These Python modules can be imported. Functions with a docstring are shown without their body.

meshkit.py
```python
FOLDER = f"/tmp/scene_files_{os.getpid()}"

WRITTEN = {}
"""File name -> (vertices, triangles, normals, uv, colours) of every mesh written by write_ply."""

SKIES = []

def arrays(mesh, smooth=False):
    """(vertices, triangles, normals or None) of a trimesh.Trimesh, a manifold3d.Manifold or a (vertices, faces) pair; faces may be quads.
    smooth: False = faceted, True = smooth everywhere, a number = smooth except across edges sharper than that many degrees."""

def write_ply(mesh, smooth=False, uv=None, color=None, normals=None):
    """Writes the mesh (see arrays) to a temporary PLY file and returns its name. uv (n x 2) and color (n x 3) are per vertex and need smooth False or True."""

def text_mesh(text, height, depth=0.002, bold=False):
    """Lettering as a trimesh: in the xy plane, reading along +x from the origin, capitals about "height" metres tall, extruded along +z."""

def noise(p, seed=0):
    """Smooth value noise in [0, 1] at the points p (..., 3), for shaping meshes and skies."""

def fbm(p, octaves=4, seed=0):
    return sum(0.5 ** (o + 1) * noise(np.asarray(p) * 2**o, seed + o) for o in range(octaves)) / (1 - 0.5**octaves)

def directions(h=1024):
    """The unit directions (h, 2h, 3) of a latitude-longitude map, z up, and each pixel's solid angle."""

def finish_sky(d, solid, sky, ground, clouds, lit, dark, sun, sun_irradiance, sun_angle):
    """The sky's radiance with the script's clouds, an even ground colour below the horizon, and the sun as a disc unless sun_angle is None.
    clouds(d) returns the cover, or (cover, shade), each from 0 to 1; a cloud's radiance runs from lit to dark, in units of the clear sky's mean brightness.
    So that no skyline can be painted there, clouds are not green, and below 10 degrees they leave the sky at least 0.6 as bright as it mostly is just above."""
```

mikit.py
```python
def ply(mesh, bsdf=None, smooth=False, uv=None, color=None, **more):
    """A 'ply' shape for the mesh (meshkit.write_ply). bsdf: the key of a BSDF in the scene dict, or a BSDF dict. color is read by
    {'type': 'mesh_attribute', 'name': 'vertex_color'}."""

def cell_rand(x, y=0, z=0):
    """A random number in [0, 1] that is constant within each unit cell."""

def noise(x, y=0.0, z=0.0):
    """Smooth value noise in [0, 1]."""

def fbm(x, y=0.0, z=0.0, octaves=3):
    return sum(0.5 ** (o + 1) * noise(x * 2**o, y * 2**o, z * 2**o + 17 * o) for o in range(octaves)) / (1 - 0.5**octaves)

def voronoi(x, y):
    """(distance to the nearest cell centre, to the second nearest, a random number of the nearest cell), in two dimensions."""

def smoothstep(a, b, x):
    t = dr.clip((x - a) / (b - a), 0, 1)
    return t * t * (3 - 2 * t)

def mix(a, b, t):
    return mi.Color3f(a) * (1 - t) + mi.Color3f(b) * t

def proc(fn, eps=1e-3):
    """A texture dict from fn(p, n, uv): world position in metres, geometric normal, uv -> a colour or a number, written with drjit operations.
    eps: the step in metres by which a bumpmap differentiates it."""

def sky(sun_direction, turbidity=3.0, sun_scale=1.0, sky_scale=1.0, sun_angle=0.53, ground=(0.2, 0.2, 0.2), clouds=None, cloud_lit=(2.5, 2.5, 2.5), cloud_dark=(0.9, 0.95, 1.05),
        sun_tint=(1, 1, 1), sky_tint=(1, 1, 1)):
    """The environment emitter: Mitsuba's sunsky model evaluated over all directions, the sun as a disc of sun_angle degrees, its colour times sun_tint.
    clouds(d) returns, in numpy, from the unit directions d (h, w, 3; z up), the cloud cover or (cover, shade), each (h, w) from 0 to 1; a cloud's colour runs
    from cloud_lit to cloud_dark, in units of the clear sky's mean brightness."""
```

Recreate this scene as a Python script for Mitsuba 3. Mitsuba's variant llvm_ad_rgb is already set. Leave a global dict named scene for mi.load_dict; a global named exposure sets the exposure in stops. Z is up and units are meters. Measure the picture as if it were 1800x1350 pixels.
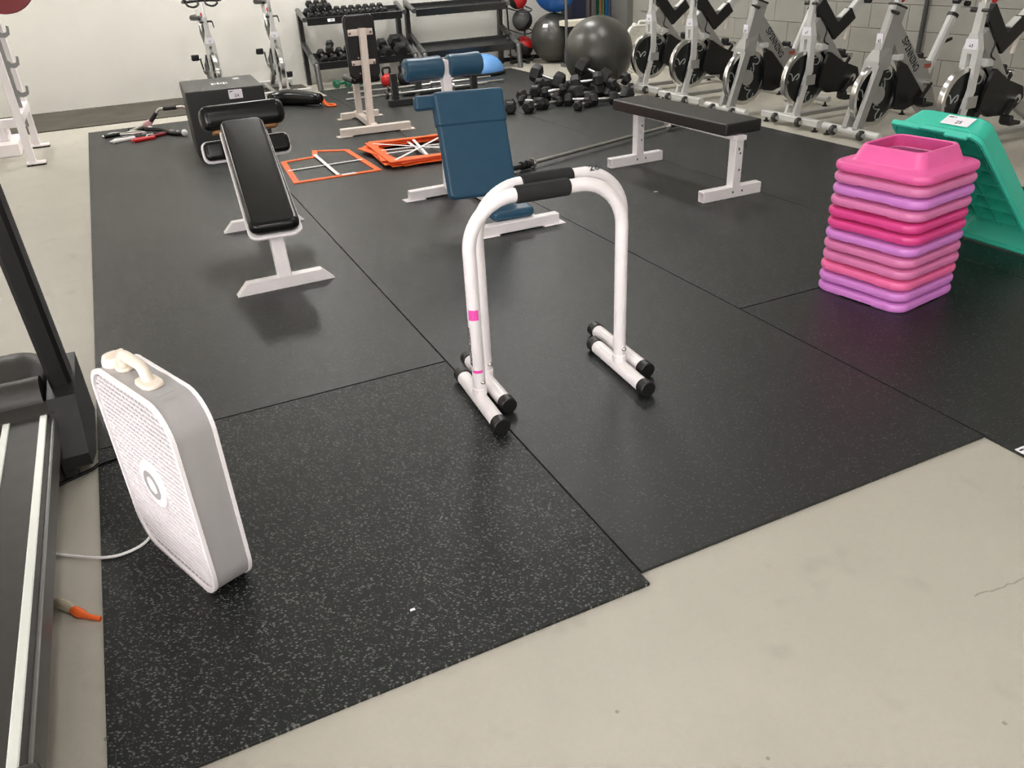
import math, random
import numpy as np, trimesh, manifold3d as m3
import mitsuba as mi, drjit as dr
import shapely.geometry as sg
import mikit, meshkit
from mikit import noise, fbm, voronoi, cell_rand, smoothstep, mix, proc

PI = math.pi
RNG = random.Random(7)
T4 = mi.ScalarTransform4f
scene, labels = {}, {}

# ------------------------------------------------------------------ camera, light, exposure
exposure = 1.15
F_PX = 1390.0
PITCH, ROLL, YAW = np.radians([28.98, -3.14, 24.15])
EYE = np.array([0.0, 0.0, 1.37])
_fw = np.array([math.sin(YAW) * math.cos(PITCH), math.cos(YAW) * math.cos(PITCH), -math.sin(PITCH)])
_rt = np.array([math.cos(YAW), -math.sin(YAW), 0.0])
_up = np.cross(_rt, _fw)
CAM_UP = math.cos(ROLL) * _up - math.sin(ROLL) * _rt
scene['camera'] = {
    'type': 'perspective', 'fov_axis': 'x', 'fov': math.degrees(2 * math.atan(900 / F_PX)),
    'near_clip': 0.05, 'far_clip': 60.0,
    'to_world': T4().look_at(origin=EYE.tolist(), target=(EYE + _fw).tolist(), up=CAM_UP.tolist()),
}
CEIL = 3.5
# ceiling lamps (x, y, half size in x, half size in y, radiance)
LAMPS = [(-1.6, 9.1, 0.16, 0.62, 19.0), (1.4, 9.1, 0.16, 0.62, 25.0), (4.3, 9.0, 0.16, 0.62, 20.0),
         (2.6, 6.3, 0.16, 0.62, 14.0), (4.4, 6.3, 0.16, 0.62, 10.0),
         (2.2, 3.2, 0.16, 0.62, 6.0), (4.6, 2.6, 0.16, 0.62, 3.0),
         (0.3, 0.1, 0.16, 0.62, 11.0)]
# daylit windows behind and beside the camera: (wall, from, to, bottom, top, radiance)
WINDOWS = [('front', -2.6, -0.2, 0.7, 2.9, 1.3), ('front', 0.6, 3.0, 0.7, 2.9, 0.6), ('left', -2.4, 1.6, 0.7, 2.9, 3.3)]

# ------------------------------------------------------------------ materials
def rgb(*c):
    c = c[0] if len(c) == 1 else c
    return {'type': 'rgb', 'value': [float(x) for x in c]}

def srgb(r, g, b):
    out = []
    for v in (r, g, b):
        v /= 255.0
        out.append(v / 12.92 if v < 0.04045 else ((v + 0.055) / 1.055) ** 2.4)
    return out

def mat(name, color, rough=0.5, metal=0.0, spec=0.5, **kw):
    d = {'type': 'principled', 'base_color': color if isinstance(color, dict) else rgb(color), 'roughness': rough, 'metallic': metal, 'specular': spec}
    d.update(kw)
    scene['m_' + name] = {'type': 'twosided', 'bsdf': d}

def vary(base, amount, scale, seed=0.0):
    b = [float(x) for x in base]
    def fn(p, n, uv):
        k = fbm(p.x * scale + seed, p.y * scale, p.z * scale)
        return mi.Color3f(*b) * (1 - amount + 2 * amount * k)
    return proc(fn)

def rubber(density, fleck, base=0.021, size=125.0):
    def fn(p, n, uv):
        d1, d2, w = voronoi(p.x * size + 0.6 * p.y * size, p.y * size * 1.3)
        e1, e2, w2 = voronoi(p.x * size * 2.1 + 7, p.y * size * 1.7 + 3)
        f = dr.select((w < density) & (d1 < 0.34), 1.0, 0.0) + 0.6 * dr.select((w2 < density * 0.8) & (e1 < 0.36), 1.0, 0.0)
        big = fbm(p.x * 1.6, p.y * 1.6, 0.3)
        b = mi.Color3f(base * 0.86, base * 1.06, base * 1.0) * (0.75 + 0.5 * big) * (0.85 + 0.3 * noise(p.x * 400, p.y * 400))
        return mix(b, mi.Color3f(fleck, fleck * 1.02, fleck * 0.97), dr.clip(f, 0, 1))
    return proc(fn)

mat('rubber', rubber(0.10, 0.040, 0.0095), 0.46, spec=0.55)
mat('rubber_fleck', rubber(0.22, 0.110, 0.0068), 0.50, spec=0.4)
mat('rubber_mid', rubber(0.15, 0.065, 0.0095), 0.46, spec=0.55)
mat('rubber_old', vary((0.075, 0.068, 0.056), 0.25, 6.0), 0.75, spec=0.3)

def concrete(p, n, uv):
    k = fbm(p.x * 0.9, p.y * 0.9, 0.0, 4)
    s = fbm(p.x * 7 + 3, p.y * 7, 2.0, 3)
    g = noise(p.x * 160, p.y * 160)
    spots = smoothstep(0.70, 0.95, fbm(p.x * 9.1 + 11, p.y * 9.1)) * 0.12
    a, b2, w = voronoi(p.x * 5.0, p.y * 5.0)
    pits = dr.select((w < 0.16) & (a < 0.012 + 0.08 * w), 0.40, 0.0)
    wav = p.y - 0.80 + 0.10 * (p.x - 1.62) + 0.03 * noise(p.x * 9.0, 5.0) + 0.008 * noise(p.x * 60.0, 1.0)
    crack = dr.select((dr.abs(wav) < 0.0022) & (p.x > 1.50) & (p.x < 1.78), 0.30, 0.0)
    spots = spots + pits + crack
    return mi.Color3f(0.42, 0.398, 0.342) * (0.90 + 0.16 * k + 0.06 * s + 0.03 * g - spots)
mat('concrete', proc(concrete), 0.42, spec=0.4)
mat('wall_white', vary((0.80, 0.785, 0.725), 0.03, 1.5), 0.6, spec=0.3)
mat('block', vary((0.325, 0.317, 0.282), 0.06, 5.0), 0.55, spec=0.35)
mat('mortar', (0.325, 0.317, 0.282), 0.7, spec=0.3)
mat('pilaster', (0.17, 0.168, 0.155), 0.6, spec=0.3)
mat('ceiling', (0.60, 0.59, 0.56), 0.8)
mat('white_paint', (0.87, 0.825, 0.835), 0.28, spec=0.5)
mat('cream_paint', (0.72, 0.64, 0.57), 0.35, spec=0.5)
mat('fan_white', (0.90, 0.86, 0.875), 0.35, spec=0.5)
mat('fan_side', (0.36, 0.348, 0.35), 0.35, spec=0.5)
mat('fan_cream', (0.78, 0.70, 0.60), 0.4)
mat('fan_old', (0.84, 0.83, 0.76), 0.45)
mat('grey_print', (0.36, 0.36, 0.36), 0.5)
mat('black_vinyl', vary((0.006, 0.0065, 0.0063), 0.2, 30.0), 0.22, spec=0.4)
mat('black_matte_vinyl', vary((0.014, 0.0130, 0.0125), 0.08, 40.0), 0.40, spec=0.5)
mat('black_plastic', (0.007, 0.007, 0.007), 0.4, spec=0.5)
mat('dark_plastic', vary((0.032, 0.030, 0.028), 0.1, 30.0), 0.42, spec=0.5)
mat('hex_rubber', vary((0.013, 0.013, 0.013), 0.12, 40.0), 0.5, spec=0.45)
mat('foam', (0.02, 0.02, 0.02), 0.8, spec=0.3)
mat('foam_box', vary((0.014, 0.0155, 0.0145), 0.12, 20.0), 0.42, spec=0.5)
mat('blue_vinyl', vary((0.022, 0.075, 0.130), 0.06, 25.0), 0.32, spec=0.45)
mat('light_blue', (0.13, 0.33, 0.68), 0.4, spec=0.5)
mat('ball_grey', (0.046, 0.045, 0.038), 0.33, spec=0.6)
mat('ball_blue', (0.012, 0.10, 0.36), 0.32, spec=0.6)
mat('chrome', (0.78, 0.77, 0.74), 0.16, metal=1.0)
mat('steel', (0.55, 0.54, 0.51), 0.32, metal=1.0)
mat('rack_dark', (0.016, 0.017, 0.017), 0.32, spec=0.6, clearcoat=0.3)
mat('rack_grey', (0.20, 0.20, 0.195), 0.35, metal=0.7)
mat('silver', (0.34, 0.335, 0.32), 0.34, metal=0.25, spec=0.6)
mat('silver_light', (0.60, 0.60, 0.58), 0.35, spec=0.5)
mat('alu', (0.72, 0.74, 0.69), 0.35, metal=0.2, spec=0.6)
mat('flywheel_black', (0.010, 0.012, 0.011), 0.3, spec=0.5)
mat('emblem', (0.33, 0.34, 0.33), 0.4)
mat('orange', (0.86, 0.145, 0.028), 0.5, spec=0.4)
mat('webbing', (0.80, 0.78, 0.77), 0.7)
mat('red', (0.55, 0.022, 0.022), 0.38)
mat('plate_red', (0.20, 0.008, 0.014), 0.45)
mat('red_decal', (0.36, 0.075, 0.05), 0.4)
mat('green', (0.01, 0.13, 0.07), 0.45)
mat('wood_white', (0.80, 0.74, 0.62), 0.5)
mat('label', (0.84, 0.82, 0.87), 0.5)
mat('ink', (0.02, 0.02, 0.025), 0.6)
mat('pink_tape', (0.85, 0.09, 0.45), 0.45)
mat('grip_pink', (0.62, 0.35, 0.36), 0.6)
mat('band_blue', (0.01, 0.10, 0.33), 0.5)
mat('band_green', (0.012, 0.20, 0.09), 0.5)
mat('band_brown', (0.30, 0.15, 0.06), 0.5)
mat('yellow', (0.65, 0.58, 0.10), 0.5)
mat('clear_plug', (0.36, 0.31, 0.22), 0.3)
mat('riser_pink', (0.80, 0.125, 0.37), 0.36, spec=0.5)
mat('riser_dusty', (0.68, 0.19, 0.41), 0.36, spec=0.5)
mat('riser_violet', (0.63, 0.215, 0.61), 0.36, spec=0.5)
mat('riser_hot', (0.70, 0.060, 0.26), 0.36, spec=0.5)
mat('riser_rose', (0.82, 0.15, 0.36), 0.36, spec=0.5)
mat('teal', (0.040, 0.52, 0.37), 0.40, spec=0.5)
mat('navy', (0.02, 0.025, 0.06), 0.5)
mat('dark_grey', (0.06, 0.06, 0.058), 0.5)
mat('grey_panel', (0.13, 0.12, 0.115), 0.6)

# ------------------------------------------------------------------ entries of the scene
def number(key):
    if key not in USED:
        USED.add(key)
        return key
    n = 1
    while f'{key}_{n:03d}' in USED:
        n += 1
    USED.add(f'{key}_{n:03d}')
    return f'{key}_{n:03d}'
USED = set()

def thing(name, label, cat, group=None, **kw):
    key = number(name)
    labels[key] = {'label': label, 'category': cat, **kw}
    if group:
        labels[key]['group'] = group
    return key

def moved(mesh, M):
    if M is None:
        return mesh
    m = mesh.copy()
    m.apply_transform(M)
    return m

def put(key, mesh, m, smooth=30, M=None):
    scene[key] = mikit.ply(moved(mesh, M), 'm_' + m, smooth=smooth)
    return key

def part(parent, name, mesh, m, smooth=30, label=None, M=None, **kw):
    key = number(parent + '__' + name)
    put(key, mesh, m, smooth, M)
    if label or kw:
        labels[key] = ({'label': label} if label else {}) | kw
    return key

def single(name, mesh, m, label, cat, group=None, smooth=30, M=None, **kw):
    return put(thing(name, label, cat, group, **kw), mesh, m, smooth, M)

def struct(name, mesh, m, smooth=False, parent=None):
    key = number(parent + '__' + name if parent else name)
    put(key, mesh, m, smooth)
    if not parent:
        labels[key] = {'kind': 'structure'}
    return key

class Proto:
    """A thing that stands in the scene several times: its parts' meshes are shared."""
    def __init__(self):
        self.items = []
    def add(self, name, mesh, m, smooth=30, under=None, label=None):
        self.items.append((name, mikit.ply(mesh, 'm_' + m, smooth=smooth), under, label))
        return len(self.items) - 1
    def place(self, key, M, swap=None, skip=()):
        keys = []
        for i, (name, d, under, label) in enumerate(self.items):
            if i in skip:
                keys.append(None)
                continue
            k = number((key if under is None else keys[under]) + '__' + name) if name else key
            d = {**d, 'to_world': T4(M)}
            if swap and d['bsdf']['id'] in swap:
                d['bsdf'] = {'type': 'ref', 'id': swap[d['bsdf']['id']]}
            scene[k] = d
            if label:
                labels[k] = {'label': label}
            keys.append(k)
        return keys

# ------------------------------------------------------------------ mesh helpers
def mx(loc=(0, 0, 0), rz=0, ry=0, rx=0):
    """Translation after turns about x, y and z, in degrees."""
    M = np.eye(4)
    for ang, ax in ((rx, (1, 0, 0)), (ry, (0, 1, 0)), (rz, (0, 0, 1))):
        M = trimesh.transformations.rotation_matrix(math.radians(ang), ax) @ M
    M[:3, 3] = loc
    return M

def frame(o, x, y, z):
    M = np.eye(4)
    M[:3, 0], M[:3, 1], M[:3, 2], M[:3, 3] = x, y, z, o
    return M

def cat(*ms):
    return trimesh.util.concatenate(list(ms))

def man(m):
    k = m.to_mesh()
    return trimesh.Trimesh(k.vert_properties[:, :3], k.tri_verts, process=False)

def tm(mesh):
    return m3.Manifold(m3.Mesh(np.asarray(mesh.vertices, np.float32), np.asarray(mesh.faces, np.uint32)))

def box(sx, sy, sz, c=(0, 0, 0), r=0.0, seg=8):
    """A box, its edges rounded by r (seg 4 = bevelled)."""
    if r <= 0:
        m = trimesh.creation.box((sx, sy, sz))
    else:
        s = m3.Manifold.sphere(r, seg)
        m = man(m3.Manifold.batch_hull([s.translate((a * (sx / 2 - r), b * (sy / 2 - r), d * (sz / 2 - r))) for a in (-1, 1) for b in (-1, 1) for d in (-1, 1)]))
    m.apply_translation(c)
    return m

def slab(sx, sy, sz, c=(0, 0, 0), rc=0.03, re=0.01, n=8, seg=8):
    """A cushion: corners rounded by rc in plan, top and bottom edges by re."""
    pts = []
    tor = []
    for a in (-1, 1):
        for b in (-1, 1):
            for d in (-1, 1):
                for k in range(n):
                    t = 2 * PI * k / n
                    for q in range(4):
                        e = PI / 2 * q / 3
                        rr = rc - re + re * math.cos(e)
                        pts.append((a * (sx / 2 - rc) + rr * math.cos(t), b * (sy / 2 - rc) + rr * math.sin(t), d * (sz / 2 - re + re * math.sin(e))))
    m = trimesh.convex.convex_hull(np.array(pts))
    m.apply_translation(c)
    return m

def bar(p0, p1, w, h, up=(0, 0, 1), r=0.004):
    """A straight bar of w x h cross-section with bevelled edges; h along up."""
    p0, p1 = np.array(p0, float), np.array(p1, float)
    z = p1 - p0
    L = np.linalg.norm(z)
    z /= L
    up = np.array(up, float)
    y = up - z * (up @ z)
    if np.linalg.norm(y) < 1e-6:
        y = np.array([0, 1.0, 0]) - z * z[1]
    y /= np.linalg.norm(y)
    x = np.cross(y, z)
    r = min(r, w * 0.45, h * 0.45)
    a, b = w / 2, h / 2
    poly = [(a, -b + r), (a, b - r), (a - r, b), (-a + r, b), (-a, b - r), (-a, -b + r), (-a + r, -b), (a - r, -b)]
    v = [p0 + x * q[0] + y * q[1] for q in poly] + [p1 + x * q[0] + y * q[1] for q in poly]
    n = 8
    f = []
    for i in range(n):
        j = (i + 1) % n
        f += [(i, j, n + j), (i, n + j, n + i)]
    for i in range(1, n - 1):
        f += [(0, i + 1, i), (n, n + i, n + i + 1)]
    return trimesh.Trimesh(np.array(v), np.array(f), process=False)

def tube(pts, r, sides=14, closed=False, caps=True):
    pts = np.array(pts, float)
    keep = [0] + [i for i in range(1, len(pts)) if np.linalg.norm(pts[i] - pts[i - 1]) > 1e-6]
    pts = pts[keep]
    n = len(pts)
    rr = np.broadcast_to(np.asarray(r, float), (n,)) if np.ndim(r) == 0 else np.asarray(r, float)
    if closed:
        t = np.roll(pts, -1, 0) - np.roll(pts, 1, 0)
    else:
        t = np.gradient(pts, axis=0)
    t /= np.linalg.norm(t, axis=1, keepdims=True)
    a = np.cross(t[0], [0, 0, 1.0])
    if np.linalg.norm(a) < 1e-3:
        a = np.cross(t[0], [1.0, 0, 0])
    a /= np.linalg.norm(a)
    ang = np.arange(sides) * 2 * PI / sides
    v = []
    for i in range(n):
        a = a - t[i] * (a @ t[i])
        a /= np.linalg.norm(a)
        b = np.cross(t[i], a)
        v.append(pts[i] + rr[i] * (np.cos(ang)[:, None] * a + np.sin(ang)[:, None] * b))
    v = np.vstack(v)
    f = []
    m = n if closed else n - 1
    for i in range(m):
        o, q = i * sides, ((i + 1) % n) * sides
        for k in range(sides):
            l = (k + 1) % sides
            f += [(o + k, o + l, q + l), (o + k, q + l, q + k)]
    if not closed and caps:
        v = np.vstack([v, pts[:1], pts[-1:]])
        e = (n - 1) * sides
        for k in range(sides):
            l = (k + 1) % sides
            f += [(len(v) - 2, l, k), (len(v) - 1, e + k, e + l)]
    return trimesh.Trimesh(v, np.array(f), process=False)

def bend(points, r, n=8):
    """A polyline with its corners rounded by r."""
    P = [np.array(p, float) for p in points]
    out = [P[0]]
    for a, b, c in zip(P, P[1:], P[2:]):
        u, w = (a - b) / np.linalg.norm(a - b), (c - b) / np.linalg.norm(c - b)
        ang = math.acos(np.clip(u @ w, -1, 1))
        d = r / math.tan(ang / 2)
        d = min(d, 0.49 * np.linalg.norm(a - b) if a is not P[0] else 0.98 * np.linalg.norm(a - b), 0.49 * np.linalg.norm(c - b) if c is not P[-1] else 0.98 * np.linalg.norm(c - b))
        rr = d * math.tan(ang / 2)
        bis = (u + w) / np.linalg.norm(u + w)
        ctr = b + bis * rr / math.sin(ang / 2)
        s, e = b + u * d - ctr, b + w * d - ctr
        tot = math.acos(np.clip(s @ e / (rr * rr), -1, 1))
        for k in range(n + 1):
            q = k / n
            out.append(ctr + (math.sin((1 - q) * tot) * s + math.sin(q * tot) * e) / math.sin(tot))
    out.append(P[-1])
    return out

def curve(points, n=8):
    """A smooth curve through the points (Catmull-Rom)."""
    P = np.array(points, float)
    P = np.vstack([2 * P[0] - P[1], P, 2 * P[-1] - P[-2]])
    out = []
    for i in range(1, len(P) - 2):
        for k in range(n):
            t = k / n
            out.append(0.5 * (2 * P[i] + (P[i + 1] - P[i - 1]) * t + (2 * P[i - 1] - 5 * P[i] + 4 * P[i + 1] - P[i + 2]) * t * t + (3 * P[i] - P[i - 1] - 3 * P[i + 1] + P[i + 2]) * t ** 3))
    return np.array(out + [P[-2]])

def lathe(profile, n=32):
    """The profile [(r, z), ...] turned about z; first and last r may be 0."""
    v, f = [], []
    for r, z in profile:
        for k in range(n):
            t = 2 * PI * k / n
            v.append((r * math.cos(t), r * math.sin(t), z))
    for i in range(len(profile) - 1):
        for k in range(n):
            l = (k + 1) % n
            a, b, c, d = i * n + k, i * n + l, (i + 1) * n + l, (i + 1) * n + k
            f += [(a, b, c), (a, c, d)]
    m = trimesh.Trimesh(np.array(v), np.array(f), process=False)
    m.merge_vertices()
    m.update_faces(m.nondegenerate_faces())
    return m

def cyl(p0, p1, r, n=24, bev=0.0):
    p0, p1 = np.array(p0, float), np.array(p1, float)
    L = np.linalg.norm(p1 - p0)
    prof = [(0, 0), (r - bev, 0), (r, bev), (r, L - bev), (r - bev, L), (0, L)] if bev else [(0, 0), (r, 0), (r, L), (0, L)]
    m = lathe(prof, n)
    m.apply_transform(trimesh.geometry.align_vectors([0, 0, 1], (p1 - p0) / L))
    m.apply_translation(p0)
    return m

def prism(poly, d0, d1, plane='xz'):
    """A polygon extruded between d0 and d1 along the axis its plane leaves out."""
    g = poly if hasattr(poly, 'exterior') else sg.Polygon(poly)
    m = trimesh.creation.extrude_polygon(g, d1 - d0, engine='earcut')
    if plane == 'xz':
        m.apply_transform(np.array([[1, 0, 0, 0], [0, 0, -1, 0], [0, 1, 0, 0], [0, 0, 0, 1.0]]))
        m.apply_translation((0, d1, 0))
    elif plane == 'yz':
        m.apply_transform(np.array([[0, 0, 1, 0], [1, 0, 0, 0], [0, 1, 0, 0], [0, 0, 0, 1.0]]))
        m.apply_translation((d0, 0, 0))
    else:
        m.apply_translation((0, 0, d0))
    return m

def rrect(w, h, r, cx=0.0, cy=0.0, n=8):
    return sg.box(cx - w / 2 + r, cy - h / 2 + r, cx + w / 2 - r, cy + h / 2 - r).buffer(r, quad_segs=n)

def sphere(r, c=(0, 0, 0), sub=4):
    m = trimesh.creation.icosphere(subdivisions=sub, radius=r)
    m.apply_translation(c)
    return m

def sticker(parent, text, w, h, M, ink=True, tilt=0):
    """A white lot label with a small mark in its corner and a number; local x to the right, y up, z out."""
    k = part(parent, 'label', box(w, h, 0.0012), 'label', False, M=M)
    if ink:
        t = meshkit.text_mesh(text, h * 0.30, 0.0005, bold=True)
        t.apply_translation((-t.bounds[:, 0].mean() + 0.08 * w, -0.30 * h, 0.0006))
        part(k, 'number_print', t, 'ink', False, M=M)
        part(k, 'corner_print', cat(box(0.16 * w, 0.10 * h, 0.0006, (-0.34 * w, 0.30 * h, 0.0008)), box(0.10 * w, 0.04 * h, 0.0006, (-0.20 * w, 0.33 * h, 0.0008))), 'ink', False, M=M)
    return k

def lettering(parent, text, h, M, m='ink', name='lettering'):
    t = meshkit.text_mesh(text, h, 0.0008, bold=True)
    t.apply_translation((-t.bounds[:, 0].mean(), -h / 2, 0))
    return part(parent, name, t, m, False, M=M)

# ------------------------------------------------------------------ the room
WALL_Y, WALL_X = 10.40, 6.25
X0, Y0 = -4.2, -3.0
struct('floor', box(WALL_X - X0, WALL_Y - Y0, 0.06, ((WALL_X + X0) / 2, (WALL_Y + Y0) / 2, -0.03)), 'concrete')
struct('wall_back', box(WALL_X - X0 + 0.4, 0.15, CEIL, ((WALL_X + X0) / 2, WALL_Y + 0.075, CEIL / 2)), 'wall_white')
struct('wall_left', box(0.15, WALL_Y - Y0, CEIL, (X0 - 0.075, (WALL_Y + Y0) / 2, CEIL / 2)), 'wall_white')
struct('wall_front', box(WALL_X - X0 + 0.4, 0.15, CEIL, ((WALL_X + X0) / 2, Y0 - 0.075, CEIL / 2)), 'wall_white')
struct('ceiling', box(WALL_X - X0 + 0.4, WALL_Y - Y0 + 0.4, 0.1, ((WALL_X + X0) / 2, (WALL_Y + Y0) / 2, CEIL + 0.05)), 'ceiling')
wr = struct('wall_right', box(0.15, WALL_Y - Y0, CEIL, (WALL_X + 0.0775, (WALL_Y + Y0) / 2, CEIL / 2)), 'mortar')
# painted blocks, each its own piece over the part of the wall in view
BL, BH, GAP = 0.406, 0.203, 0.003
block = mikit.ply(box(0.02, BL - GAP, BH - GAP, r=0.003, seg=4), 'm_block', smooth=False)
half = mikit.ply(box(0.02, BL / 2 - GAP, BH - GAP, r=0.003, seg=4), 'm_block', smooth=False)
zrow = -0.043
for row in range(8):
    y = 2.6 + (BL / 2 if row % 2 else 0.0)
    while y + BL < 9.47:
        zc = zrow + BH * (row + 0.5)
        if row > 0 or True:
            k = number(wr + '__block')
            scene[k] = {**block, 'to_world': T4().translate([WALL_X - 0.004, y + BL / 2, zc])}
        y += BL
upper = struct('upper_wall', box(0.02, WALL_Y - Y0, CEIL - (zrow + 8 * BH), (WALL_X - 0.004, (WALL_Y + Y0) / 2, (CEIL + zrow + 8 * BH) / 2)), 'block', parent=wr)
struct('near_wall', box(0.02, 2.6 - Y0 - 0.01, zrow + 8 * BH, (WALL_X - 0.004, (2.6 + Y0) / 2, (zrow + 8 * BH) / 2)), 'block', parent=wr)
struct('pilaster', box(0.10, WALL_Y - 9.49, CEIL, (WALL_X - 0.04, (WALL_Y + 9.49) / 2, CEIL / 2), r=0.004, seg=4), 'pilaster', parent=wr)
struct('trim_1', box(6.25 - 4.6, 0.012, 0.05, ((6.25 + 4.6) / 2, WALL_Y - 0.006, 0.025)), 'black_plastic')
# conduit on the block wall
single('conduit_pipe', cyl((WALL_X - 0.035, 5.06, 0.0), (WALL_X - 0.035, 5.06, 2.4), 0.018), 'dark_grey', 'thin dark pipe running up the grey block wall behind the bikes', 'pipe', smooth=40)

for i, (x, y, hx, hy, L) in enumerate(LAMPS):
    k = thing('ceiling_light', 'white ceiling strip light above the gym floor', 'ceiling light', 'strip lights on the ceiling')
    part(k, 'housing', box(2 * hx + 0.06, 2 * hy + 0.06, 0.06, (x, y, CEIL - 0.03), r=0.008, seg=4), 'white_paint', False)
    d = box(2 * hx, 2 * hy, 0.02, (x, y, CEIL - 0.072))
    kk = part(k, 'diffuser', d, 'label', False)
    scene[kk]['emitter'] = {'type': 'area', 'radiance': rgb(L * 1.0, L * 0.98, L * 0.95)}

for n, (side, a, b, z0, z1, L) in enumerate(WINDOWS, 1):
    def wbox(u0, u1, d0, d1, za, zb):
        if side == 'front':
            return box(u1 - u0, d1 - d0, zb - za, ((u0 + u1) / 2, Y0 + (d0 + d1) / 2, (za + zb) / 2))
        return box(d1 - d0, u1 - u0, zb - za, (X0 + (d0 + d1) / 2, (u0 + u1) / 2, (za + zb) / 2))
    w = struct(f'window_{n}', cat(wbox(a - 0.06, b + 0.06, 0, 0.06, z1, z1 + 0.06), wbox(a - 0.06, b + 0.06, 0, 0.06, z0 - 0.06, z0), wbox(a - 0.06, a, 0, 0.06, z0, z1), wbox(b, b + 0.06, 0, 0.06, z0, z1), wbox((a + b) / 2 - 0.025, (a + b) / 2 + 0.025, 0, 0.06, z0, z1)), 'white_paint')
    kk = struct('pane', wbox(a, b, 0.004, 0.012, z0, z1), 'label', parent=w)
    scene[kk]['emitter'] = {'type': 'area', 'radiance': rgb(L * 1.0, L * 0.98, L * 0.985)}

# ------------------------------------------------------------------ rubber mats on the floor
MT = 0.009
G = 0.0012
MATS = [
    (-0.344, 0.865, 1.178, 2.528, 'rubber_fleck', 'black rubber mat with dense grey flecks under the box fan'),
    (-0.344, 0.865, 2.534, 8.730, 'rubber', 'long black rubber mat under the black decline bench'),
    (0.869, 2.099, 1.222, 8.190, 'rubber', 'long black rubber mat under the white dip bars'),
    (0.869, 2.099, 8.194, 9.240, 'rubber', 'black rubber mat beneath the crescent weight bag'),
    (2.103, 3.317, 0.20, 2.335, 'rubber', 'black rubber mat under the stack of pink risers'),
    (2.103, 3.317, 2.340, 9.66, 'rubber_mid', 'speckled black rubber mat under the blue roman chair and barbell'),
    (3.321, 4.580, 0.20, 9.720, 'rubber_mid', 'black rubber mat under the flat bench and dumbbell pile'),
    (-3.2, 1.15, 9.12, 10.385, 'rubber_old', 'worn brownish rubber strip along the foot of the white wall'),
    (1.17, 2.055, 9.90, 10.385, 'rubber_old', 'short worn rubber strip below the exercise bikes at the white wall'),
]
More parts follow.
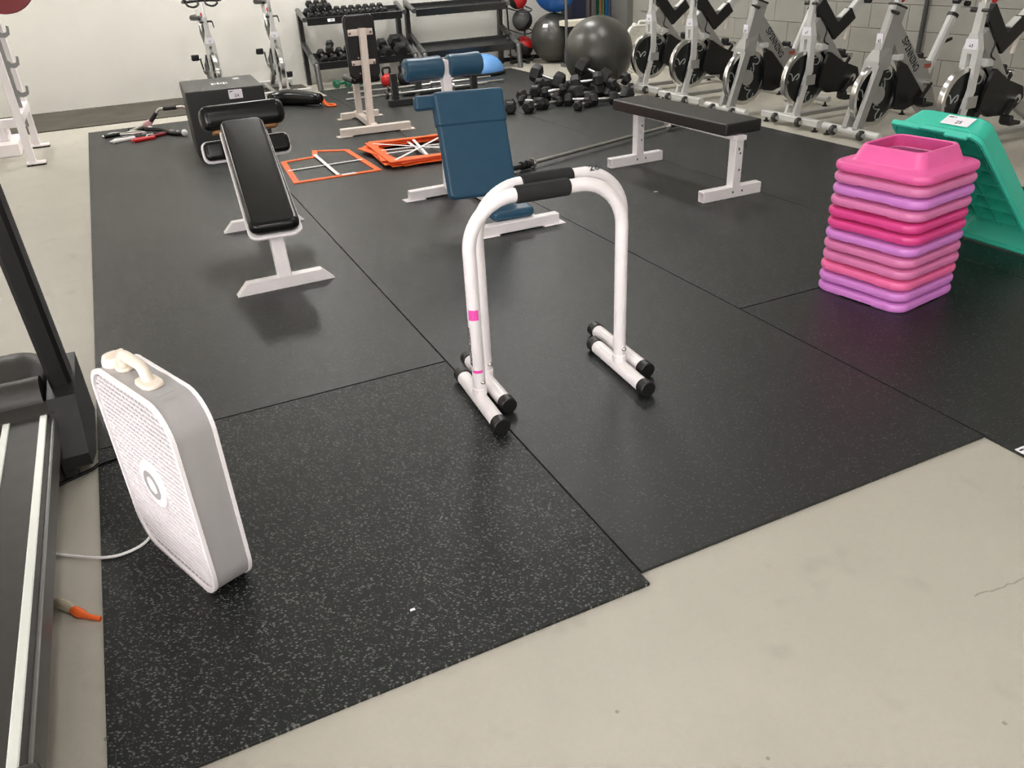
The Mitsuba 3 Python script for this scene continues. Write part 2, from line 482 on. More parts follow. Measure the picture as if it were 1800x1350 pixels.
for x0, x1, y0, y1, m, lab in MATS:
    x0, x1, y0, y1 = x0 + G / 2, x1 - G / 2, y0 + G / 2, y1 - G / 2
    single('rubber_mat', box(x1 - x0, y1 - y0, MT, ((x0 + x1) / 2, (y0 + y1) / 2, MT / 2 + 0.0005), r=0.0010, seg=4), m, lab, 'mat', smooth=False)

# ------------------------------------------------------------------ white dip bars (parallettes)
def dip_bars():
    P = Proto()
    W, H, r = 0.53, 0.70, 0.0215
    path = bend([(-W / 2, 0, 0.05), (-W / 2, 0, H), (W / 2, 0, H), (W / 2, 0, 0.05)], 0.155, 14)
    P.add('frame_tube', tube(path, r, 20), 'white_paint', True)
    P.add('grip', cat(cyl((-0.105, 0, H), (0.075, 0, H), 0.0275, 28, 0.004)), 'foam', 40, label='black foam grip sleeve')
    for s in (-1, 1):
        x = s * W / 2
        f = P.add('foot_tube', cyl((x, -0.180, 0.027), (x, 0.180, 0.027), 0.0255, 24), 'white_paint', 40)
        P.add('end_cap', cyl((x, -0.205, 0.028), (x, -0.165, 0.028), 0.0282, 24, 0.003), 'black_plastic', 40, under=f)
        P.add('end_cap', cyl((x, 0.165, 0.028), (x, 0.205, 0.028), 0.0282, 24, 0.003), 'black_plastic', 40, under=f)
        P.add('socket', cyl((x, 0, 0.045), (x, 0, 0.075), 0.0245, 24, 0.002), 'white_paint', 40, under=f)
        b = sphere(0.0085, (x + 0.006, -0.0225, 0.10), 2)
        P.add('bolt', b, 'chrome', True)
    return P
P = dip_bars()
DIP = [(thing('dip_bar', 'white tubular dip bar with black grip, nearest of the pair, pink tape on its post', 'dip bar', 'pair of dip bars'), mx((1.113, 2.143, MT), -3.6)),
       (thing('dip_bar', 'white tubular dip bar with lot number 26, behind the taped one', 'dip bar', 'pair of dip bars'), mx((1.186, 2.254, MT), -2.8))]
for k, M in DIP:
    P.place(k, M)
k, M = DIP[0]
for z0, z1 in ((0.325, 0.36), (0.135, 0.145)):
    a = [-2.2 + 1.2 * q / 8 for q in range(9)]
    ring = lathe([(0.0218, z0), (0.0222, z0), (0.0222, z1), (0.0218, z1)], 32)
    keep = [i for i, c in enumerate(ring.triangles_center) if -2.75 < math.atan2(c[1], c[0]) < -1.2]
    ring = ring.submesh([keep], append=True)
    ring.apply_translation((-0.265, 0, 0))
    part(k, 'pink_tape', ring, 'pink_tape', False, M=M)
# faint lettering down the outer sides of the posts
for (kk, M2), sx in ((DIP[0], -1), (DIP[1], 1)):
    t = meshkit.text_mesh('EQUALIZER', 0.018, 0.0008, bold=True)
    t.apply_translation((-t.bounds[:, 0].mean(), -0.009, 0.0))
    m = frame((sx * (0.265 + 0.0215), 0.0, 0.23), (0, 0, -1 if sx < 0 else 1), (0, 1 if sx < 0 else 1, 0), (sx, 0, 0))
    m = frame((sx * (0.265 + 0.0215), 0.0, 0.23), (0, 0, 1), (0, sx * -1.0, 0), (sx, 0, 0))
    part(kk, 'lettering', t, 'dark_grey', False, M=M2 @ m)
k, M = DIP[1]
t = meshkit.text_mesh('26', 0.022, 0.0006, bold=True)
t.apply_translation((-t.bounds[:, 0].mean(), -0.011, 0))
cy_ = frame((0.150, -0.0128, 0.70 + 0.0172), (1, 0, 0), (0, 0.80, 0.60), (0, -0.60, 0.80))
part(k, 'number_print', t, 'ink', False, M=M @ cy_)

# ------------------------------------------------------------------ box fans
def box_fan(W, H, D, body, rim, trim):
    """Local x along the width, y from the front to the back, z up."""
    P = Proto()
    outer = rrect(W, H, 0.085, W / 2, H / 2, 10)
    inner = outer.buffer(-0.012, quad_segs=10)
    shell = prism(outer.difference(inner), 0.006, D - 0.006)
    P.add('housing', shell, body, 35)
    for y0, y1 in ((-0.002, 0.007), (D - 0.007, D + 0.002)):
        o = outer.buffer(0.002, quad_segs=10)
        P.add('rim', prism(o.difference(outer.buffer(-0.010, quad_segs=10)), y0, y1), rim, 35)
    op = outer.buffer(-0.016, quad_segs=10)
    cx, cz, R = W / 2, H / 2 - 0.005, 0.055
    for side, y in (('front', 0.004), ('back', D - 0.008)):
        bits = []
        n = int(H / 0.0145)
        for i in range(1, n):
            z = H * i / n
            line = op.intersection(sg.LineString([(-1, z), (2, z)]))
            if line.is_empty:
                continue
            a, b = line.bounds[0], line.bounds[2]
            bits.append(box(b - a, 0.004, 0.0048, ((a + b) / 2, y, z)))
        for i in range(1, 22):
            x = W * i / 22
            line = op.intersection(sg.LineString([(x, -1), (x, 2)]))
            a, b = line.bounds[1], line.bounds[3]
            bits.append(box(0.0022, 0.0035, b - a, (x, y + 0.0015, (a + b) / 2)))
        g = P.add(side + '_grille', cat(*bits), rim, False)
        if side == 'front':
            s = lathe([(0, 0.004), (0.050, 0.004), (0.062, 0.002), (0.064, -0.002), (0.064, -0.006), (0, -0.006)], 32)
            s.apply_transform(mx((cx, 0.0, cz), rx=90))
            P.add('hub_cap', s, rim, 35, under=g)
            s2 = lathe([(0.024, 0.004), (0.026, 0.0052), (0.038, 0.0052), (0.040, 0.004)], 32)
            s2.apply_transform(mx((cx, 0.0, cz), rx=90))
            P.add('badge_ring', s2, body, 35, under=g)
    m = P.add('motor', cyl((cx, 0.03, cz), (cx, D - 0.02, cz), 0.05, 28), rim, 40)
    for b in range(5):
        t0 = 2 * PI * b / 5
        v = []
        for i in range(6):
            rr = 0.045 + (min(W, H) / 2 - 0.075) * i / 5
            for j in range(5):
                th = t0 + (j / 4 - 0.5) * (0.75 + 0.25 * i / 5)
                v.append((cx + rr * math.cos(th), 0.04 + 0.035 * j / 4, cz + rr * math.sin(th)))
        f = [(i * 5 + j, i * 5 + j + 1, i * 5 + j + 6, i * 5 + j + 5) for i in range(5) for j in range(4)]
        f = [t for q in f for t in ((q[0], q[1], q[2]), (q[0], q[2], q[3]))]
        P.add('blade', trimesh.Trimesh(np.array(v), np.array(f), process=False), rim, True, under=m)
    # carrying handle and speed knob on the top
    hp = bend([(0.120, 0.045, H), (0.130, 0.045, H + 0.042), (0.230, 0.045, H + 0.042), (0.250, 0.045, H)], 0.022, 6)
    P.add('handle', cat(tube(hp, 0.013, 12), slab(0.075, 0.05, 0.012, (0.248, 0.045, H + 0.006), 0.02, 0.005), slab(0.05, 0.04, 0.01, (0.123, 0.045, H + 0.005), 0.018, 0.004)), trim, 40)
    kn = lathe([(0.031, 0), (0.030, 0.012), (0.026, 0.022), (0.0, 0.024)], 24)
    kn.apply_translation((0.072, 0.045, H))
    kb = box(0.012, 0.05, 0.012, (0.072, 0.045, H + 0.024), 0.004)
    P.add('speed_knob', cat(kn, kb), trim, 40)
    P.add('printed_marks', box(0.030, 0.040, 0.0008, (0.305, 0.048, H + 0.0003)), 'grey_print', False)
    return P
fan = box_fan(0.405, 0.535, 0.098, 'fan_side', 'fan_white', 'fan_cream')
fk = thing('box_fan', 'white square box fan with cream handle standing on the black mat near the treadmill', 'fan')
FAN = mx((-0.22 - 0.042 * math.cos(math.radians(-68)) + 0.004, 1.95 - 0.042 * math.sin(math.radians(-68)), MT), -68)
fan.place(fk, FAN)
fan2 = thing('box_fan', 'small cream box fan against the grey block wall behind the first bike', 'fan')
fan.place(fan2, mx((5.445, 8.33, 0.0), -20) @ np.diag([0.94, 0.94, 0.94, 1.0]), swap={'m_fan_side': 'm_fan_old', 'm_fan_white': 'm_fan_old', 'm_fan_cream': 'm_fan_old'}, skip=[])
single('power_cord', tube(curve([(-0.20, 1.99, 0.02), (-0.235, 1.945, 0.014), (-0.285, 1.925, 0.0145), (-0.335, 1.935, 0.0135), (-0.40, 1.985, 0.006), (-0.50, 2.06, 0.005)]), 0.0042, 8), 'webbing', 'thin white cord running from the box fan to the treadmill', 'cord', smooth=True)
ck = thing('extension_cord', 'orange tipped extension cord plug lying on concrete beside the treadmill', 'cord')
part(ck, 'cord', tube(curve([(-0.52, 1.88, 0.006), (-0.47, 1.842, 0.008), (-0.445, 1.815, 0.010)]), 0.005, 8), 'webbing', True)
part(ck, 'plug', tube([(-0.452, 1.822, 0.012), (-0.44, 1.805, 0.013), (-0.42, 1.780, 0.013), (-0.405, 1.762, 0.012)], [0.008, 0.013, 0.013, 0.011], 10), 'clear_plug', True, label='clear plastic plug')
part(ck, 'connector', tube([(-0.408, 1.764, 0.012), (-0.393, 1.744, 0.011), (-0.375, 1.726, 0.008), (-0.350, 1.705, 0.007)], [0.011, 0.012, 0.006, 0.006], 10), 'orange', True, label='orange connector')
single('black_cord', tube(curve([(-0.50, 2.36, 0.005), (-0.42, 2.40, 0.005), (-0.36, 2.425, 0.006), (-0.335, 2.432, 0.0145), (-0.27, 2.44, 0.0145), (-0.10, 2.43, 0.0145), (-0.02, 2.36, 0.0145)]), 0.005, 8), 'black_plastic', 'black power cord running from the treadmill over the mat edge behind the box fan', 'cord', smooth=True)

# ------------------------------------------------------------------ treadmill at the left edge
tk = thing('treadmill', 'dark grey treadmill with silver striped side rails beside the mats', 'treadmill')
ya, yb = 0.35, 2.50
rk = part(tk, 'side_rail', bar((-0.490, ya, 0.162), (-0.490, yb, 0.162), 0.135, 0.075, r=0.010), 'dark_plastic', 35)
for x in (-0.540, -0.441):
    part(rk, 'metal_strip', bar((x, ya + 0.75, 0.201), (x, yb, 0.201), 0.020, 0.006, r=0.002), 'alu', 35, label='light silver strip')
part(rk, 'side_skirt', bar((-0.418, ya, 0.160), (-0.418, yb, 0.160), 0.010, 0.066, r=0.003), 'rack_grey', 35)
part(rk, 'rear_cap', slab(0.20, 0.10, 0.115, (-0.495, 1.10, 0.152), 0.02, 0.01), 'dark_plastic', 35)
part(rk, 'front_cap', bar((-0.487, yb - 0.03, 0.165), (-0.487, yb + 0.05, 0.170), 0.17, 0.085, r=0.01), 'dark_plastic', 35)
part(tk, 'running_belt', box(0.50, yb - ya, 0.02, (-0.80, (ya + yb) / 2, 0.175), 0.006), 'black_plastic', 30)
r2 = part(tk, 'side_rail', bar((-1.125, ya, 0.155), (-1.125, yb, 0.155), 0.15, 0.09, r=0.012), 'dark_plastic', 35)
part(tk, 'base_frame', cat(bar((-0.52, ya, 0.08), (-0.52, yb, 0.08), 0.05, 0.08), bar((-1.16, ya, 0.06), (-1.16, yb, 0.06), 0.05, 0.08), bar((-1.16, ya + 0.2, 0.06), (-0.50, ya + 0.2, 0.06), 0.05, 0.08)), 'black_plastic', 30)
hood = trimesh.convex.convex_hull(np.vstack([sphere(0.13, (x, 2.78, 0.155), 3).vertices for x in (-1.10, -0.52)] + [sphere(0.05, (x, 2.62, 0.16), 2).vertices for x in (-1.10, -0.50)] + [sphere(0.05, (x, 2.95, 0.11), 2).vertices for x in (-1.10, -0.48)]))
part(tk, 'motor_hood', hood, 'dark_plastic', 35)
part(tk, 'roller_cover', tube([(-0.62, 2.60, 0.21), (-0.44, 2.60, 0.21)], 0.062, 20), 'dark_plastic', 40)
part(tk, 'wheel', cyl((-0.435, 2.42, 0.055), (-0.395, 2.42, 0.055), 0.05, 24, 0.008), 'black_plastic', 40)
part(tk, 'post_foot', trimesh.convex.convex_hull(np.array([(x, y, z) for x in (-0.425, -0.345) for y, z in ((2.36, 0.06), (2.36, 0.10), (2.50, 0.235), (2.80, 0.25), (2.80, 0.02), (2.50, 0.02))])), 'black_plastic', False)
part(tk, 'upright_post', bar((-0.385, 2.66, 0.05), (-0.385, 2.42, 1.75), 0.062, 0.115, up=(0, 1, 0), r=0.012), 'black_plastic', 35)
part(tk, 'upright_post', bar((-1.215, 2.66, 0.05), (-1.215, 2.42, 1.75), 0.062, 0.115, up=(0, 1, 0), r=0.012), 'black_plastic', 35)
part(tk, 'console', cat(box(0.95, 0.18, 0.32, (-0.80, 2.44, 1.80), 0.03)), 'dark_plastic', 35)

# ------------------------------------------------------------------ black decline bench
bk = thing('decline_bench', 'decline sit-up bench with glossy black vinyl pad and white frame', 'bench')
B0, B1 = np.array([0.492, 3.60, 0.330]), np.array([0.555, 4.58, 0.640])   # centres of the pad's two ends, on top
ax = (B1 - B0) / np.linalg.norm(B1 - B0)
sx = np.cross(ax, [0, 0, 1.0]); sx /= np.linalg.norm(sx)
nz = np.cross(sx, ax)
L = np.linalg.norm(B1 - B0)
Mb = frame(B0, sx, ax, nz)
pad = slab(0.225, L, 0.06, (0, L / 2, -0.030), 0.045, 0.022, 16)
part(bk, 'back_pad', pad, 'black_vinyl', 40, M=Mb, label='long glossy black vinyl pad')
part(bk, 'pad_board', slab(0.245, L + 0.02, 0.016, (0, L / 2, -0.068), 0.05, 0.006, 16), 'white_paint', 40, M=Mb, label='white backing edge')
part(bk, 'spine', bar(B0 - nz * 0.10 + ax * 0.05, B1 - nz * 0.10 + ax * 0.12, 0.05, 0.05), 'white_paint', 30)
def foot(parent, c, w, yaw=0.0):
    poly = [(-w / 2, 0), (w / 2, 0), (w / 2 - 0.055, 0.055), (-w / 2 + 0.055, 0.055)]
    return part(parent, 'foot', prism(poly, -0.025, 0.025), 'white_paint', False, M=mx((*c, MT), yaw))
foot(bk, (0.497, 3.655), 0.46, 1)
foot(bk, (0.582, 4.70), 0.46, 1)
part(bk, 'post', bar((0.497, 3.66, MT + 0.05), (0.497, 3.70, 0.285), 0.062, 0.062), 'white_paint', 30)
part(bk, 'post', bar((0.582, 4.70, MT + 0.05), (0.582, 4.72, 0.58), 0.055, 0.055), 'white_paint', 30)
part(bk, 'crossbar', bar((0.585, 4.62, 0.48), (0.60, 4.86, 0.53), 0.05, 0.05), 'white_paint', 30)
part(bk, 'knee_pad', slab(0.465, 0.165, 0.135, (0, 0, 0), 0.05, 0.045, 16), 'black_vinyl', 40, M=mx((0.607, 4.90, 0.598), 0, rx=-14), label='thick rounded black knee pad')
part(bk, 'pad_board', slab(0.36, 0.12, 0.02, (0, 0, -0.076), 0.03, 0.006), 'band_brown', 40, M=mx((0.607, 4.90, 0.598), 0, rx=-14))
part(bk, 'shin_pad', slab(0.455, 0.10, 0.055, (0, 0, 0), 0.03, 0.02, 12), 'black_vinyl', 40, M=mx((0.567, 4.62, 0.478), 0, rx=68), label='lower black shin pad')
part(bk, 'shin_board', slab(0.475, 0.12, 0.014, (0, 0, -0.034), 0.035, 0.005, 12), 'white_paint', 40, M=mx((0.567, 4.62, 0.478), 0, rx=68))

# ------------------------------------------------------------------ flat bench
k = thing('flat_bench', 'flat weight bench with black pad on a white square tube frame', 'bench')
ya, yb = 3.64, 4.64
for y in (ya, yb):
    f = part(k, 'foot', man(tm(box(0.42, 0.055, 0.065, (3.105, y, MT + 0.0325), 0.003, 4)) - tm(box(0.5, 0.045, 0.052, (3.105, y, MT + 0.0325)))), 'white_paint', False)
    for q in (-0.012, 0.055):
        part(f, 'bolt', cyl((3.115 + q, y - 0.026, MT + 0.035), (3.115 + q, y - 0.031, MT + 0.035), 0.006, 10), 'rack_grey', 30)
    pk = part(k, 'post', bar((3.125, y, MT + 0.06), (3.125, y, 0.362), 0.058, 0.06), 'white_paint', 30)
    for z in (0.17, 0.265):
        part(pk, 'hole', cyl((3.1325, y - 0.0295, z), (3.1325, y - 0.0308, z), 0.006, 10), 'ink', 30)
part(k, 'rail', bar((3.125, 3.60, 0.352), (3.115, 4.72, 0.352), 0.07, 0.028), 'white_paint', 30)
part(k, 'seat_pad', slab(0.268, 1.13, 0.068, (0, 0, 0), 0.018, 0.010, 8), 'black_matte_vinyl', 40, M=mx((3.135, 4.19, 0.402), 2.4), label='flat black vinyl pad')
part(k, 'adjusting_strap', cat(bar((3.115, 3.63, 0.335), (3.12, 3.605, 0.285), 0.010, 0.004), bar((3.165, 3.63, 0.335), (3.165, 3.605, 0.29), 0.010, 0.004)), 'black_plastic', 30)

# ------------------------------------------------------------------ blue roman chair
k = thing('roman_chair', 'blue padded roman chair with two foot rollers on a white frame', 'exercise bench')
def flatfoot(parent, c0, c1, m, h=0.055, w=0.055):
    b = part(parent, 'base_bar', bar((*c0, MT + 0.006 + h / 2), (*c1, MT + 0.006 + h / 2), w, h), m, 30)
    d = np.array(c1) - np.array(c0); d /= np.linalg.norm(d)
    for c, s in ((c0, 1), (c1, -1)):
        p = np.array(c) + d * s * 0.03
        part(b, 'foot_plate', bar((*(p - d * 0.065), MT + 0.0035), (*(p + d * 0.065), MT + 0.0035), w + 0.025, 0.006, r=0.002), m, False)
    return b
flatfoot(k, (1.475, 4.69), (1.97, 4.70), 'white_paint')
flatfoot(k, (1.565, 3.785), (2.025, 3.785), 'white_paint')
part(k, 'spine', bar((1.88, 3.80, 0.042), (1.86, 4.69, 0.042), 0.055, 0.055), 'white_paint', 30)
part(k, 'post', bar((1.735, 4.67, 0.06), (1.73, 4.62, 0.62), 0.055, 0.055, up=(0, 1, 0)), 'white_paint', 30)
part(k, 'roller_post', bar((1.785, 4.70, 0.10), (1.785, 4.70, 0.80), 0.052, 0.062, up=(0, 1, 0)), 'white_paint', 30)
part(k, 'pad_support', bar((1.76, 4.62, 0.52), (1.74, 4.10, 0.48), 0.05, 0.05), 'white_paint', 30)
for x0, x1 in ((1.53, 1.765), (1.797, 2.015)):
    q = part(k, 'foot_roller', lathe([(0, 0), (0.05, 0), (0.064, 0.012), (0.066, 0.03), (0.063, (x1 - x0) / 2), (0.066, x1 - x0 - 0.03), (0.064, x1 - x0 - 0.012), (0.05, x1 - x0), (0, x1 - x0)], 28), 'blue_vinyl', 40, M=mx((x0, 4.70, 0.762), ry=90), label='blue vinyl foot roller')
    part(q, 'end_cap', cyl((x0 - 0.004, 4.70, 0.762), (x0 + 0.004, 4.70, 0.762), 0.02, 16), 'steel', 40)
# large inclined pad, its upper third wrapped in a cover that folds over the top
p0, p1 = np.array([1.675, 3.955, 0.180]), np.array([1.70, 4.155, 0.700])
up_ = (p1 - p0) / np.linalg.norm(p1 - p0)
xx = np.array([1, -0.02, 0.0]); xx -= up_ * (xx @ up_); xx /= np.linalg.norm(xx)
nn = np.cross(xx, up_)
HP = np.linalg.norm(p1 - p0)
Mp = frame(p0, xx, up_, nn)
part(k, 'back_pad', slab(0.392, HP, 0.062, (0, HP / 2, -0.031), 0.03, 0.016, 12), 'blue_vinyl', 40, M=Mp, label='large blue vinyl back pad')
part(k, 'pad_cover', slab(0.402, 0.185, 0.076, (0, HP - 0.085, -0.031), 0.022, 0.018, 12), 'blue_vinyl', 40, M=Mp, label='blue wrap over the top of the pad')
part(k, 'arm_pad', slab(0.12, 0.075, 0.05, (-0.235, HP - 0.035, -0.055), 0.015, 0.012), 'blue_vinyl', 40, M=Mp)
part(k, 'seat_pad', slab(0.245, 0.235, 0.05, (0, 0, 0), 0.03, 0.018, 12), 'blue_vinyl', 40, M=mx((1.775, 3.90, 0.100), -4), label='small blue seat pad')
part(k, 'seat_pan', box(0.18, 0.16, 0.02, (1.775, 3.90, 0.068), 0.004), 'black_plastic', 30)

# ------------------------------------------------------------------ upright utility bench seen from behind
k = thing('utility_bench', 'upright bench with black back pad seen from behind on a cream frame', 'bench')
flatfoot(k, (1.625, 6.90), (2.235, 6.86), 'cream_paint', 0.06, 0.06)
flatfoot(k, (1.84, 7.70), (2.20, 7.68), 'cream_paint', 0.05, 0.05)
part(k, 'spine', bar((1.935, 6.88, 0.05), (2.00, 7.70, 0.05), 0.055, 0.055), 'cream_paint', 30)
part(k, 'post', bar((1.925, 6.99, 0.06), (1.965, 7.04, 0.83), 0.055, 0.06, up=(0, 1, 0)), 'cream_paint', 30)
part(k, 'post', bar((1.985, 7.55, 0.06), (1.985, 7.55, 0.385), 0.055, 0.05, up=(0, 1, 0)), 'cream_paint', 30)
for z in (0.795, 0.555):
    q = part(k, 'bracket', box(0.215, 0.008, 0.052, (1.955 + 0.008 * (z - 0.55), 7.078, z), 0.004), 'cream_paint', 30)
    for x in (-0.09, 0.09):
        part(q, 'bolt', cyl((1.955 + x, 7.072, z - 0.004), (1.955 + x, 7.068, z - 0.004), 0.010, 12), 'rack_grey', 40)
bp = part(k, 'back_pad', slab(0.268, 0.50, 0.05, (0, 0, 0), 0.045, 0.016, 12), 'black_vinyl', 40, M=mx((1.962, 7.115, 0.682), 0, rx=88))
part(bp, 'pad_board', slab(0.250, 0.48, 0.012, (0, 0, 0.03), 0.04, 0.004, 12), 'black_plastic', 40, M=mx((1.962, 7.115, 0.682), 0, rx=88))
for z in (0.60, 0.475):
    part(bp, 'screw', cyl((1.912, 7.072, z), (1.912, 7.064, z), 0.007, 8), 'steel', 40)
part(k, 'seat_pad', slab(0.262, 0.36, 0.055, (1.99, 7.36, 0.405), 0.04, 0.018, 12), 'black_vinyl', 40)

# ------------------------------------------------------------------ plyo box
k = thing('plyo_box', 'black foam plyo box with lot number 24 behind the decline bench', 'plyo box')
Mx = mx((0.772, 7.235, MT), -2.0)
part(k, 'body', box(0.592, 0.742, 0.49, (0, 0, 0.247), 0.012), 'foam_box', 35, M=Mx)
sticker(k, '24', 0.105, 0.068, Mx @ frame((0.075, -0.3725, 0.445), (1, 0, 0), (0, 0, 1), (0, -1, 0)))
for i in range(6):
    part(k, 'top_print', box(0.006 if i % 2 else 0.016, 0.10, 0.0008, (-0.06 + 0.022 * i, -0.03, 0.4925)), 'label', False, M=Mx)
part(k, 'top_sticker', box(0.05, 0.06, 0.0008, (0.15, 0.19, 0.4925)), 'label', False, M=Mx)

# ------------------------------------------------------------------ stack of step risers
def ring_sweep(profile, per=10, notch=0.0):
    """A closed profile [(half width, z)] swept around a rounded square."""
    v, n = [], len(profile)
    cols = 0
    for c, (sx_, sy_) in enumerate(((1, -1), (1, 1), (-1, 1), (-1, -1))):
        a0 = -90 + 90 * c
        steps = [('arc', q / per) for q in range(per + 1)] + [('line', q) for q in (0.22, 0.26, 0.5, 0.74, 0.78)]
        nxt = ((1, -1), (1, 1), (-1, 1), (-1, -1))[(c + 1) % 4]
        for kind, q in steps:
            for r, z in profile:
                cr = 0.30 * r
                if kind == 'arc':
                    a = math.radians(a0 + 90 * q)
                    x, y = sx_ * (r - cr) + cr * math.cos(a), sy_ * (r - cr) + cr * math.sin(a)
                    zz = z
                else:
                    a = math.radians(a0 + 90)
                    e0 = (sx_ * (r - cr) + cr * math.cos(a), sy_ * (r - cr) + cr * math.sin(a))
                    e1 = (nxt[0] * (r - cr) + cr * math.cos(a), nxt[1] * (r - cr) + cr * math.sin(a))
                    x, y = e0[0] + (e1[0] - e0[0]) * q, e0[1] + (e1[1] - e0[1]) * q
                    zz = z + (notch if z < 0.004 and 0.25 < q < 0.75 else 0)
                v.append((x, y, zz))
            cols += 1
    f = []
    for i in range(cols):
        for j in range(n):
            a, b = i * n + j, i * n + (j + 1) % n
            c_, d = ((i + 1) % cols) * n + (j + 1) % n, ((i + 1) % cols) * n + j
            f += [(a, d, c_), (a, c_, b)]
    m = trimesh.Trimesh(np.array(v), np.array(f), process=False)
    m.fix_normals()
    return m
prof = [(0.184, 0.001), (0.197, 0.0), (0.202, 0.005), (0.2045, 0.013), (0.2045, 0.024), (0.201, 0.032), (0.194, 0.036), (0.176, 0.037), (0.160, 0.040), (0.154, 0.047),
        (0.135, 0.094), (0.131, 0.099), (0.124, 0.100), (0.120, 0.096), (0.140, 0.046), (0.146, 0.036), (0.152, 0.031), (0.180, 0.030), (0.184, 0.027)]
riser = mikit.ply(ring_sweep(prof, notch=0.010), 'm_riser_pink', smooth=35)
COL = ['violet', 'violet', 'rose', 'dusty', 'dusty', 'violet', 'hot', 'hot', 'dusty', 'violet', 'dusty', 'pink']
WHERE = ['lowest of the stack, on the mat', 'second from the bottom of the stack', 'third from the bottom of the stack', 'fourth from the bottom of the stack', 'fifth from the bottom of the stack',
         'sixth from the bottom of the stack', 'sixth from the top of the stack', 'fifth from the top of the stack', 'fourth from the top of the stack', 'third from the top of the stack',
         'second from the top of the stack', 'topmost of the stack with its square opening showing']
NAMEC = dict(violet='lilac violet', rose='rose pink', dusty='dusty mauve pink', hot='deep hot pink', pink='bright pink')
for i, c in enumerate(COL):
    k = thing('step_riser', f'{NAMEC[c]} square plastic step riser, {WHERE[i]}', 'step riser', 'stacked pink and violet step risers')
    scene[k] = {**riser, 'bsdf': {'type': 'ref', 'id': 'm_riser_' + c}, 'to_world': T4(mx((2.743 + RNG.uniform(-.002, .002), 2.188 + RNG.uniform(-.002, .002), MT + 0.0010 + 0.0465 * i), 9 + RNG.uniform(-.6, .6)))}

# ------------------------------------------------------------------ teal step leaning on the stack
k = thing('step_platform', 'teal aerobic step platform with lot number 25 leaning on the pink riser stack', 'step platform')
SL, SW, SH = 0.862, 0.425, 0.127
def step_mesh():
    def ringpts(ins, h, n=8):
        g = rrect(SL - 2 * ins, SW - 2 * ins, 0.05, SL / 2, 0, n)
        return np.array(g.exterior.coords)[:-1], h
    layers = [(0.0, 0.006), (0.0, 0.022), (0.006, 0.028), (0.014, 0.030), (0.040, SH - 0.012), (0.050, SH - 0.002), (0.062, SH)]
    inner = [(0.070, SH - 0.010), (0.052, SH - 0.014), (0.024, 0.026), (0.014, 0.018), (0.012, 0.006)]
    v, n = [], None
    for ins, h in layers + inner:
        p, _ = ringpts(ins, h)
        n = len(p)
        v += [(q[0], q[1], h) for q in p]
    f = []
    m = len(layers)
    for i in range(len(layers) + len(inner)):
        if i == m - 1:
            continue
        j = (i + 1) % (len(layers) + len(inner))
        for a in range(n):
            b = (a + 1) % n
            f += [(i * n + a, i * n + b, j * n + b), (i * n + a, j * n + b, j * n + a)]
    for base, flip in ((m - 1, False), (m, True)):
        c = len(v)
        v.append((SL / 2, 0, layers[-1][1] if not flip else inner[0][1]))
        for a in range(n):
            b = (a + 1) % n
            f.append((base * n + a, base * n + b, c) if not flip else (base * n + b, base * n + a, c))
    return trimesh.Trimesh(np.array(v), np.array(f), process=False)
ti = 0.794
Ms = frame((2.955, 2.276, 0.625), (math.cos(ti), 0, -math.sin(ti)), (0, 1, 0), (math.sin(ti), 0, math.cos(ti)))
part(k, 'shell', step_mesh(), 'teal', 35, M=Ms)
ribs = [box(0.006, SW - 0.11, 0.045, (SL * q, 0, SH - 0.034)) for q in (0.15, 0.27, 0.39, 0.51, 0.63, 0.75, 0.87)] + [box(SL - 0.14, 0.006, 0.04, (SL / 2, q, SH - 0.032)) for q in (-0.10, 0.0, 0.10)]
part(k, 'rib_lattice', cat(*ribs), 'teal', False, M=Ms)
lug = [box(0.016, 0.10, 0.03, (0.006, q, 0.008), 0.004) for q in (-0.115,)] + [box(0.016, 0.14, 0.024, (0.006, 0.13, 0.012), 0.004)]
for q in lug:
    part(k, 'rim_lug', q, 'teal', 35, M=Ms)
nrm = np.array([-(SH - 0.042), 0, 0.026]); nrm /= np.linalg.norm(nrm)
yy = np.array([0, -1.0, 0]); zz_ = np.cross(nrm, np.array([0, 1.0, 0]))
vv = np.cross(nrm, yy)
sticker(k, '25', 0.125, 0.055, Ms @ frame(np.array([0.0275, -0.06, 0.080]) + nrm * 0.003, yy, vv, nrm))

# ------------------------------------------------------------------ orange agility squares
def square_ring(w, h, b, jitter, rng):
    o = [(-w / 2 + rng.uniform(-jitter, jitter), -h / 2 + rng.uniform(-jitter, jitter)), (w / 2 + rng.uniform(-jitter, jitter), -h / 2 + rng.uniform(-jitter, jitter)),
         (w / 2 + rng.uniform(-jitter, jitter), h / 2 + rng.uniform(-jitter, jitter)), (-w / 2 + rng.uniform(-jitter, jitter), h / 2 + rng.uniform(-jitter, jitter))]
    g = sg.Polygon(o)
    return o, g.difference(g.buffer(-b, join_style=2))
k = thing('agility_square', 'single orange agility grid square with white cross straps lying flat by the bench', 'agility grid')
pts = [(0.935, 5.555), (1.565, 5.55), (1.545, 6.37), (1.285, 6.52), (1.238, 6.305), (0.985, 6.275)]
g = sg.Polygon(pts)
part(k, 'border', prism(g.difference(g.buffer(-0.042, join_style=2)), MT + 0.001, MT + 0.007, 'xy'), 'orange', False)
def strap(parent, a, b, z, w=0.022):
    return part(parent, 'strap', bar((*a, z), (*b, z), w, 0.003, r=0.001), 'webbing', False)
strap(k, (0.975, 5.94), (1.535, 5.95), MT + 0.0085)
strap(k, (1.262, 6.33), (1.255, 5.58), MT + 0.0115, 0.028)
part(k, 'tag', box(0.10, 0.036, 0.002, (1.33, 5.577, MT + 0.008)), 'webbing', False)
